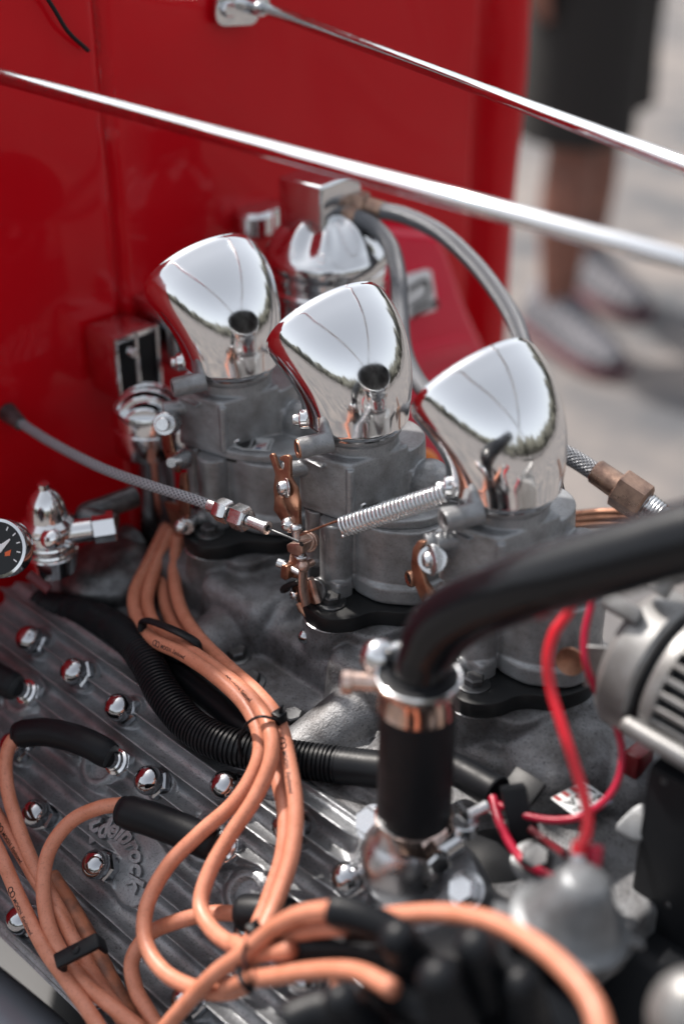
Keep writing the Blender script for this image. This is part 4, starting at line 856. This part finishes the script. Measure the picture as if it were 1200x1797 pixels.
# ================================================================== ALTERNATOR
ac = at(1168, 1178, d=88.5)
al = thing('alternator', 'silver alternator with slotted cooling openings at the right edge', 'alternator', ac)
Ta = frame(ac, (1, .02, -.06))
build('rear_housing', lathe([(2, -2.6), (4.2, -2.4), (4.7, -1.8), (4.75, 0), (4.5, .25), (4.2, .3)], Ta, 56), SATIN, al)
build('inner_core', lathe([(4.0, .2), (4.0, 6.2)], Ta, 40), BLACKS, al)
build('slot_ring', lathe([(4.1, .9), (4.55, 1.0), (4.7, 1.3), (4.7, 1.9), (4.2, 1.95)], Ta, 56, cap=False), SATIN, al)
build('front_housing', lathe([(4.2, 4.9), (4.7, 4.9), (4.75, 5.1), (4.75, 8.5), (4.9, 8.6), (5.1, 9.4), (4.9, 14), (3, 14.5)], Ta, 56), SATIN, al)
NB = 30
for k in range(NB):
    a = 2*math.pi*k/NB; F = Ta @ Matrix.Rotation(a, 4, 'Z'); build('cooling_bar', M().merge(box(4.15, 4.68, -.17, .17, 1.85, 5.0, .06, 1), F), SATIN, al)
def ta(x, y, z): return Ta @ V3((x, y, z))
q1 = at(1105, 1275, d=85.5); q2 = at(1225, 1345, d=82.5)
build('through_bolt', cyl(q1, q2, .62, n=22).merge(ball(q1, .62, 18)), SATIN, al)
build('case_clip', M().merge(box(-1.2, 1.2, -.5, .5, -.6, .6, .2), frame(at(1092, 1068, d=86), (.3, -.6, .7), (1, 0, 0))), SATIN, al)
build('top_bracket', M().merge(tube([at(1150, 1040, d=86), at(1170, 1010, d=86), at(1195, 1000, d=86), at(1240, 960, d=86)], .8, 12)), SATIN, al)
o = build('white_tab', M().merge(box(-.7, .7, -.15, .15, -1.6, 1.6, .1), frame(at(1046, 1170, d=90), (0, 0, 1), (.8, .6, 0))), SATIN, loc=at(1046, 1170, d=90)); setp(o, 'small upright silver tab left of the alternator housing', 'bracket')
fr = thing('front_cover', 'tall dark panel under the alternator at the right edge', 'panel', at(1165, 1550, d=84))
pa = at(1138, 1350, d=86)
build('cover_plate', box(pa.x, pa.x+9, pa.y-.2, pa.y+9, pa.z-26, pa.z+.5, .4), BLACKS, fr)
for px, py in ((1165, 1372), (1172, 1590)):
    q = at(px, py, y=pa.y-.2); build('cover_rivet', lathe([(.22, 0), (.18, .1), (1e-3, .14)], frame(q, (0, -1, 0)), 12), DKSTEEL, fr)
o = build('red_bracket', M().merge(box(-.8, .5, -1, 1, -1.6, .3, .25), Matrix.Translation(at(1124, 1322, d=95))), mat('deep_red_paint', (.16, .006, .01), 0, .3), loc=at(1112, 1335, d=95)); setp(o, 'little red painted bracket below the alternator', 'bracket')
o = build('chrome_tank', M().merge(ball(at(1212, 1785, d=66), 2.0, 30, 1.2)), SATIN, loc=at(1205, 1775, d=66)); setp(o, 'white blurred rounded cap in the bottom right corner', 'cap')
o = build('silver_lug', M().merge(prism(roundpoly([(-1.0, -1.4), (1.1, -1.2), (1.3, .5), (.6, 1.7), (-.5, .8)], .7, 5), -.3, .5, .2, 2, frame(at(1118, 1440, d=89.5), (.1, -.6, .8), (1, 0, 0)))), CONEM, loc=at(1118, 1440, d=89.5)); setp(o, 'silver mounting lug beside the dark panel', 'lug')
# dark timing cover shape to the right of the neck
tcv = thing('timing_cover', 'dark ribbed front casting between the water neck and the silver cone', 'engine cover', at(900, 1560, d=92))
q = at(885, 1570, d=93)
build('cover_casting', M().merge(lathe([(6.5, -14), (6.0, -3), (4.8, 0), (3.0, 1.6), (1.5, 2.0), (1e-3, 2.1)], frame(q, (.35, -.2, 1)), 40)), BLACKS, tcv)
build('cover_flange', M().merge(torus(frame(q+V3((0, 0, -1)), (.35, -.2, 1)), 5.3, .35, 48, 8)), DKSTEEL, tcv)
q = at(940, 1512, d=88); build('cover_bolt', hexp(q, (.1, -.3, 1), .95, .8, .15), DKSTEEL, tcv)
build('bolt_washer', lathe([(1.5, -.2), (1.55, 0), (1.2, .06)], frame(q, (.1, -.3, 1)), 30), DKSTEEL, tcv)
# ================================================================== SILVER CONE SENDER AND RED WIRES
sn = thing('metal_cone', 'blurred silver cone shaped housing carrying two red wire terminals', 'cone housing', at(1003, 1640, d=78))
cb_ = at(1003, 1612, d=79); cdir = V3((.13, .13, 1))
def oval(m): 
    return m
build('cone_shell', lathe([(3.0, -.6), (3.35, -.5), (3.4, -.3), (2.95, -.15), (2.65, .1), (2.15, 1.3), (1.65, 2.5), (1.35, 3.05), (1.0, 3.25), (1e-3, 3.3)], frame(cb_, cdir), 48), CONEM, sn, sharp=50)
build('cone_rim', lathe([(3.3, -1.1), (3.5, -.9), (3.45, -.55), (3.0, -.5)], frame(cb_, cdir), 48), DKSTEEL, sn)
build('cone_ear', M().merge(box(-4.3, -2.8, -.6, .6, -.7, -.35, .12), frame(cb_, cdir, (.75, .65, 0))), CONEM, sn)
build('cone_ear', M().merge(box(2.8, 4.3, -.6, .6, -.9, -.5, .12), frame(cb_, cdir, (.75, .65, 0))), DKSTEEL, sn)
build('cone_foot', M().merge(cyl(cb_+V3((.2, 0, -1)), cb_+V3((.6, 0, -9)), 1.6, n=24)).merge(box(cb_.x-1.2, cb_.x+2.4, cb_.y-2, cb_.y-.4, cb_.z-3.4, cb_.z-1.4, .2)), DKSTEEL, sn)
build('terminal_post', cyl(at(1013, 1520, d=79), at(1014, 1496, d=79), .5, .4, n=20), MACH, sn)
build('terminal_sleeve', cyl(at(1014, 1500, d=79), at(1017, 1478, d=79), .42, n=18), REDW, sn)
build('terminal_sleeve', cyl(at(1038, 1522, d=79.6), at(1043, 1484, d=79.6), .50, n=18), REDW2, sn)
def rwire(label, pts, r, m):
    ps = [at(a, b, d=c) for a, b, c in pts]; t = build('electrical_wire', tube(ps, r, 14, 10), m, loc=ps[0]); setp(t, label, 'wire', 'red electrical wires'); return t
rwire('bright red wire looping from the black pipe down to the silver cone', [(1010, 1040, 83), (996, 1076, 83), (972, 1112, 83), (961, 1160, 83), (968, 1215, 83), (985, 1270, 82.5), (1002, 1325, 82), (1018, 1375, 81.5), (1030, 1425, 80.5), (1028, 1465, 79.6), (1017, 1486, 79)], .33, REDW)
rwire('thinner crimson wire in a wide loop past the alternator and back to the conduit', [(1045, 1030, 87), (1036, 1068, 87), (1026, 1115, 87), (1028, 1165, 87), (1048, 1215, 87.5), (1076, 1262, 88), (1091, 1315, 88), (1086, 1365, 88), (1062, 1405, 88), (1020, 1433, 88.5), (970, 1440, 89), (915, 1430, 90), (868, 1410, 91.5)], .235, REDW2)
rwire('crimson wire running from the conduit down to the dark cover', [(864, 1400, 91.5), (875, 1440, 90), (893, 1478, 89), (918, 1512, 88), (952, 1532, 86.5), (985, 1545, 84)], .29, REDW2)
rwire('short dark red wire between the black connector and the cone', [(930, 1455, 89), (960, 1478, 88), (990, 1500, 85)], .24, mat('maroon_wire_insulation', (.12, .006, .012), 0, .4))
bx = thing('wire_connector', 'black rectangular plug connector on the maroon wire', 'connector', at(915, 1450, d=90))
Fx = frame(at(912, 1448, d=90), _f*-1, (.7, -.55, -.2)); build('connector_shell', M().merge(box(-2.4, 1.8, -.8, .8, -1.2, .3, .12), Fx).merge(box(-.6, .8, .8, 1.15, -.9, .1, .1), Fx), PLASTIC, bx)
o = build('steel_link', cyl(at(820, 1432, d=89), at(855, 1414, d=89.5), .38, n=16).merge(tube([at(802, 1410, d=90), at(815, 1425, d=89.5), at(826, 1438, d=89)], .2, 8)), STEEL, loc=at(838, 1425, d=89)); setp(o, 'thin silver rod right of the lower hose clamp', 'rod')
o = build('clip_disc', M().merge(lathe([(1.2, -.3), (1.2, .1), (1.1, .15)], frame(at(898, 1408, d=93), (0, -.5, .9)), 30)).merge(box(-1.2, 1.2, -.2, 2.2, -.3, .14, .05), frame(at(898, 1408, d=93), (0, -.5, .9), (1, 0, 0))), BLACKS, loc=at(898, 1408, d=93)); setp(o, 'rounded dark steel tab with a small screw behind the conduit', 'bracket')
# plug in the third manifold end and the flag tag
o = build('core_plug', lathe([(.3, .1), (.9, .12), (1.0, .3), (.95, .42), (.5, .3), (1e-3, .28)], frame(at(1003, 1158, d=93), (.3, -.9, .2)), 30), COPPER, loc=at(1003, 1158, d=93)); setp(o, 'round coppery plug between the two red wires under the pipe', 'plug')
ut = thing('flag_tag', 'small metal tag with stars and stripes lettered MADE IN USA on the manifold', 'tag', at(1010, 1405, d=92.5))
K0, K1, K2 = at(966, 1403, d=92.8), at(1016, 1440, d=91.0), at(1010, 1376, d=94.2)
ex = (K1-K0); ey = (K2-K0); Lx, Ly = ex.length, ey.length; ex = ex.normalized(); en = ex.cross(ey).normalized(); ey2 = en.cross(ex)
if en.z < 0: en = -en
Fu = Matrix(((ex.x, ey2.x, en.x, K0.x), (ex.y, ey2.y, en.y, K0.y), (ex.z, ey2.z, en.z, K0.z), (0, 0, 0, 1)))
build('tag_plate', M().merge(box(0, 2.7, 0, 3.0, 0, .12, .05), Fu), TAGW, ut)
for k in range(4): build('tag_stripe', M().merge(box(.05, .62, .12+k*.75, .48+k*.75, .121, .13), Fu), TAGR, ut)
build('tag_corner', M().merge(box(2.15, 2.68, .05, 2.95, .121, .13), Fu), TAGB, ut)
for s_, sz, xx in (('USA', 1.0, .78), ('MADE IN', .55, 1.62)):
    q = text(s_, sz, 0, bold=.012, align='LEFT'); wd = max(p.x for p in q.v); m = M(); m.f = q.f
    m.v = [Fu @ V3((xx+p.y*1.0, 2.85-p.x*(2.6/wd), .136)) for p in q.v]; build('tag_lettering', m, INK, ut, smooth=False)
for yy in (.4, 1.5, 2.6):
    st = []
    for k in range(10):
        R = .2 if k % 2 == 0 else .09; st.append((2.42+R*math.cos(k*math.pi/5), yy+R*math.sin(k*math.pi/5)))
    build('tag_star', M().merge(prism(st, .131, .14), Fu), WHITE, ut, smooth=False)
# ================================================================== DISTRIBUTOR CAP AND BOOTS
ds = thing('distributor', 'big blurred black distributor cap at the bottom with lead towers', 'distributor', at(815, 1850, d=76))
dc = at(815, 1800, d=78)
build('distributor_cap', lathe([(7.6, -12), (7.6, -2.2), (7.2, -1.2), (6.6, .2), (5.2, 1.4), (3.2, 2.0), (1.5, 2.2), (1e-3, 2.2)], frame(dc, (-.1, -.25, 1)), 56), RUBBERG, ds)
for px, py, d, qx, qy, qd, r in ((740, 1690, 77, 700, 1650, 76, 1.3), (860, 1720, 74, 835, 1665, 73, 1.3), (800, 1770, 72, 770, 1720, 72, 1.35), (930, 1790, 74, 915, 1730, 73, 1.3), (640, 1780, 75, 600, 1760, 74, 1.2)):
    build('cap_tower', cyl(at(px, py+30, d=d+2), at(qx, qy, d=qd), r*1.1, r*.8, n=26, bevel=.75).merge(ball(at(qx, qy, d=qd), r*.86, 24)), RUBBERG, ds)
boot('black boot on the upper crossing lead above the distributor', [(582, 1597, 80), (630, 1610, 79.5), (690, 1640, 79), (740, 1690, 78)], .98, key='d', gl='black boots at the distributor')
boot('black boot on the short lead, pointing left at mid height', [(490, 1668, 85), (550, 1664, 84), (620, 1668, 82.5), (700, 1690, 80)], .95, key='d', gl='black boots at the distributor')
boot('black boot at the end of the level lower lead', [(672, 1733, 77.5), (720, 1755, 76.5), (775, 1800, 75.5), (820, 1860, 74.5)], 1.0, key='d', gl='black boots at the distributor')
boot('black boot low at the bottom edge left of the distributor', [(500, 1800, 76), (570, 1775, 76), (640, 1790, 75)], 1.2, key='d', ring=False, gl='black boots at the distributor')
# ================================================================== LOWER LEFT: rail
o = build('frame_rail', tube([at(-160, 1640, d=118), at(0, 1770, d=112), at(90, 1850, d=108), at(200, 1960, d=104)], 2.4, 30), mat('blue_grey_metal', (.20, .23, .26), .3, .4), loc=at(0, 1770, d=112)); setp(o, 'blurred blue grey tube in the bottom left corner', 'tube')
o = build('maroon_pipe', tube([at(-160, 1730, d=116), at(0, 1850, d=110), at(120, 1960, d=106)], 1.2, 20), mat('maroon_paint', (.10, .02, .03), 0, .35), loc=at(0, 1850, d=110)); setp(o, 'dark maroon pipe below the blue grey tube', 'pipe')
o = build('ground_shadow_pan', box(-60, 50, -60, 62, -62, -61, .2), BLACKS, loc=(0, 0, -61)); o.name = 'shade_sheet'; setp(o, 'added black sheet standing in for the shade beneath the engine', 'shade_sheet')  # black sheet added as the shade under the engine
# ================================================================== PERSON ON THE ROAD
SKIN = mat('skin', (.27, .115, .08), 0, .55, col2=(.17, .075, .055), nscale=6)
SHORTS = mat('black_shorts_cloth', (.016, .014, .013), 0, .85); SHIRT = mat('grey_shirt_cloth', (.32, .31, .31), 0, .9)
F0 = at(1000, 612, z=-90); F1 = at(1062, 520, z=-90)
pr = thing('person', 'person in black shorts and checked grey shoes standing on the road behind the car', 'person', (F0.x, F0.y, -90))
toe = (at(1100, 648, z=-90)-at(965, 560, z=-90)); toe.z = 0; toe.normalize(); sdv = V3((-toe.y, toe.x, 0))
def skinmesh(name, chain, edges, m, sub=2):
    me = bpy.data.meshes.new(name); off = OFF[pr.name]
    me.from_pydata([((V3(c[0])-off)/100) for c in chain], edges, []); o = bpy.data.objects.new(name, me); COL.objects.link(o); o.parent = pr; OFF[name] = off
    s = o.modifiers.new('skin', 'SKIN'); s.use_smooth_shade = True
    for i, c in enumerate(chain):
        r = c[1] if isinstance(c[1], tuple) else (c[1], c[1]); me.skin_vertices[0].data[i].radius = (r[0]/100, r[1]/100)
    me.skin_vertices[0].data[0].use_root = True
    q = o.modifiers.new('sub', 'SUBSURF'); q.levels = sub; q.render_levels = sub; me.materials.append(m); return o
G = V3((F0.x, F0.y, 0)); G2 = V3((F1.x, F1.y, 0))
a1 = at(978, 540, z=-82); a2 = at(1028, 452, z=-82); c0 = (a1+a2)/2
pel = V3((c0.x, c0.y, 0))
def H(v, z): return V3((v.x, v.y, z))
k1 = H(a1.lerp(pel, .15), -43); k2 = H(a2.lerp(pel, .15), -43); h1 = H(a1.lerp(pel, .45), 0); h2 = H(a2.lerp(pel, .45), 0)
ch = [(H(pel, 8), (13, 9)), (h1, 8.6), (k1, 6.0), (H(a1, -58), 6.8), (H(a1, -80), 4.4), (H(a1, -85), 4.0),
      (h2, 8.6), (k2, 6.0), (H(a2, -58), 6.8), (H(a2, -80), 4.4), (H(a2, -85), 4.0),
      (H(pel, 30), (14, 9)), (H(pel, 50), (15, 9)), (H(pel, 58), 5.2), (H(pel, 66), 5.0), (H(pel, 76), (7.6, 8.6)), (H(pel, 84), 6.5)]
ed = [(0, 1), (1, 2), (2, 3), (3, 4), (4, 5), (0, 6), (6, 7), (7, 8), (8, 9), (9, 10), (0, 11), (11, 12), (12, 13), (13, 14), (14, 15), (15, 16)]
hd_ = []
for sg in (-1, 1):
    sh = H(pel, 51)-toe*0+sdv*sg*17; el = sh+V3((0, 0, -28))+sdv*sg*5+toe*1; wr = el+V3((0, 0, -24))+toe*9+sdv*sg*0
    n = len(ch); ch += [(sh, 5), (el, 3.8), (wr, 2.6), (wr+V3((0, 0, -7))+toe*1.5, (3.6, 1.8))]; ed += [(12, n), (n, n+1), (n+1, n+2), (n+2, n+3)]
    for f in range(4):
        b_ = wr+V3((0, 0, -9))+toe*(1.6-1.9*f+1.4); m_ = len(ch); ch += [(b_, .9), (b_+V3((0, 0, -4))-sdv*sg*.4, .8), (b_+V3((0, 0, -7+abs(f-1.3)*.7))-sdv*sg*1.6, .65)]; ed += [(n+3, m_), (m_, m_+1), (m_+1, m_+2)]
    b_ = wr+V3((0, 0, -4))+toe*3.4; m_ = len(ch); ch += [(b_, 1.0), (b_+V3((0, 0, -4))+toe*1.4, .8)]; ed += [(n+3, m_), (m_, m_+1)]
skinmesh('body', ch, ed, SKIN)
def ellring(c, ra, rb_, n=28): return [c+sdv*(ra*math.cos(2*math.pi*i/n))+toe*(rb_*math.sin(2*math.pi*i/n)) for i in range(n)]
for (hh, kk) in ((h1, k1), (h2, k2)):
    build('shorts_leg', loft([ellring(H(hh, 6), 12, 12), ellring(H(hh, -8), 13.5, 14), ellring(H(hh.lerp(kk, .5), -26), 13, 13), ellring(H(kk, -41), 13, 13.5), ellring(H(kk, -41.5), 12.2, 12.6), ellring(H(hh, -8), 10, 10.6)]), SHORTS, pr)
build('shorts_waist', loft([ellring(H(pel, -6), 19, 13.5), ellring(H(pel, 6), 19, 13.5), ellring(H(pel, 16), 17, 12), ellring(H(pel, 16.2), 15, 10)]), SHORTS, pr)
build('shirt', loft([ellring(H(pel, 10), 18.6, 13.2), ellring(H(pel, 26), 18, 12.6), ellring(H(pel, 44), 20, 12.4), ellring(H(pel, 52), 18, 10.5), ellring(H(pel, 57), 8, 7.4)]), SHIRT, pr)
build('hair', M().merge(ball(H(pel, 80)-toe*1.2, 10, 26, .95)), BLACKS, pr)
def checker():
    m = bpy.data.materials.new('checked_shoe_cloth'); m.use_nodes = True; n = m.node_tree.nodes; l = m.node_tree.links
    tc_ = n.new('ShaderNodeTexCoord'); c_ = n.new('ShaderNodeTexChecker'); c_.inputs['Scale'].default_value = 75; c_.inputs['Color1'].default_value = (.20, .20, .22, 1); c_.inputs['Color2'].default_value = (.06, .06, .07, 1)
    l.new(tc_.outputs['Object'], c_.inputs['Vector']); l.new(c_.outputs['Color'], n['Principled BSDF'].inputs['Base Color']); n['Principled BSDF'].inputs['Roughness'].default_value = .8; return m
CHK = checker(); SOLE = mat('dark_red_sole', (.14, .035, .045), 0, .6); TOEC = mat('pale_toe_cap', (.30, .31, .33), 0, .6)
for a_ in (a1, a2):
    def sp_(s, w_, z): return H(a_, z)+toe*s+sdv*w_
    st = [(-9.5, 4, 5), (-8, 5.2, 9), (-2, 5.6, 12), (4, 5.8, 10.0), (10, 6.0, 7.6), (16, 6.0, 5.8), (21, 5.2, 4.6), (24.5, 3.0, 3.2)]
    rings = []
    for s, w_, hgt in st: rings.append([sp_(s, w_*math.cos(t)*1.0, -87.2+max(0, hgt*math.sin(t))) for t in [2*math.pi*i/24 for i in range(24)]])
    sh = build('shoe_upper', loft(rings), CHK, pr)
    ol = []
    for s, w_, hgt in st: ol.append((s, w_+.5))
    out = [(s, w_) for s, w_ in ol]+[(s, -w_) for s, w_ in ol[::-1]]
    Ff2 = Matrix(((toe.x, sdv.x, 0, a_.x), (toe.y, sdv.y, 0, a_.y), (0, 0, 1, 0), (0, 0, 0, 1)))
    build('shoe_sole', prism(out, -89.95, -87, .4, 2, Ff2), SOLE, sh)
    build('toe_cap', M().merge(ball((0, 0, 0), 4.8, 24, .75), Ff2 @ Matrix.Translation(V3((17.6, 0, -86.6)))), TOEC, sh)

# ================================================================== ADDED TREES out of view, darkening the low sky in the polished metal
tl = M()
for k in range(260):
    a = 2*math.pi*k/260+random.random()*.03; near = k % 3 == 0
    if near and 1.9 < a < 3.4: near = False
    R = (1000+random.random()*1100) if near else 4200+random.random()*1600
    hgt = (130+random.random()*250) if near else 420+random.random()*380; wd = (60+random.random()*90) if near else 420
    m = ball((0, 0, 0), 1, 14); o = Matrix.Translation(V3((R*math.cos(a), R*math.sin(a), -90+hgt*(.62 if near else .45))))
    vs = [V3((p.x*wd*(1+random.uniform(-.3, .3)), p.y*wd*(1+random.uniform(-.3, .3)), p.z*hgt*(.38 if near else .55)*(1+random.uniform(-.25, .25)))) for p in m.v]
    tl.add(vs, m.f, o)
    if near: tl.merge(cyl((R*math.cos(a), R*math.sin(a), -90), (R*math.cos(a), R*math.sin(a), -90+hgt*.5), 14, 9, n=10))
o = build('added_tree_belt', tl, mat('dark_foliage', (.075, .075, .06), 0, .9), sharp=180); setp(o, 'added belt of trees out of view, darkening the low sky in reflections', 'trees', kind='stuff')
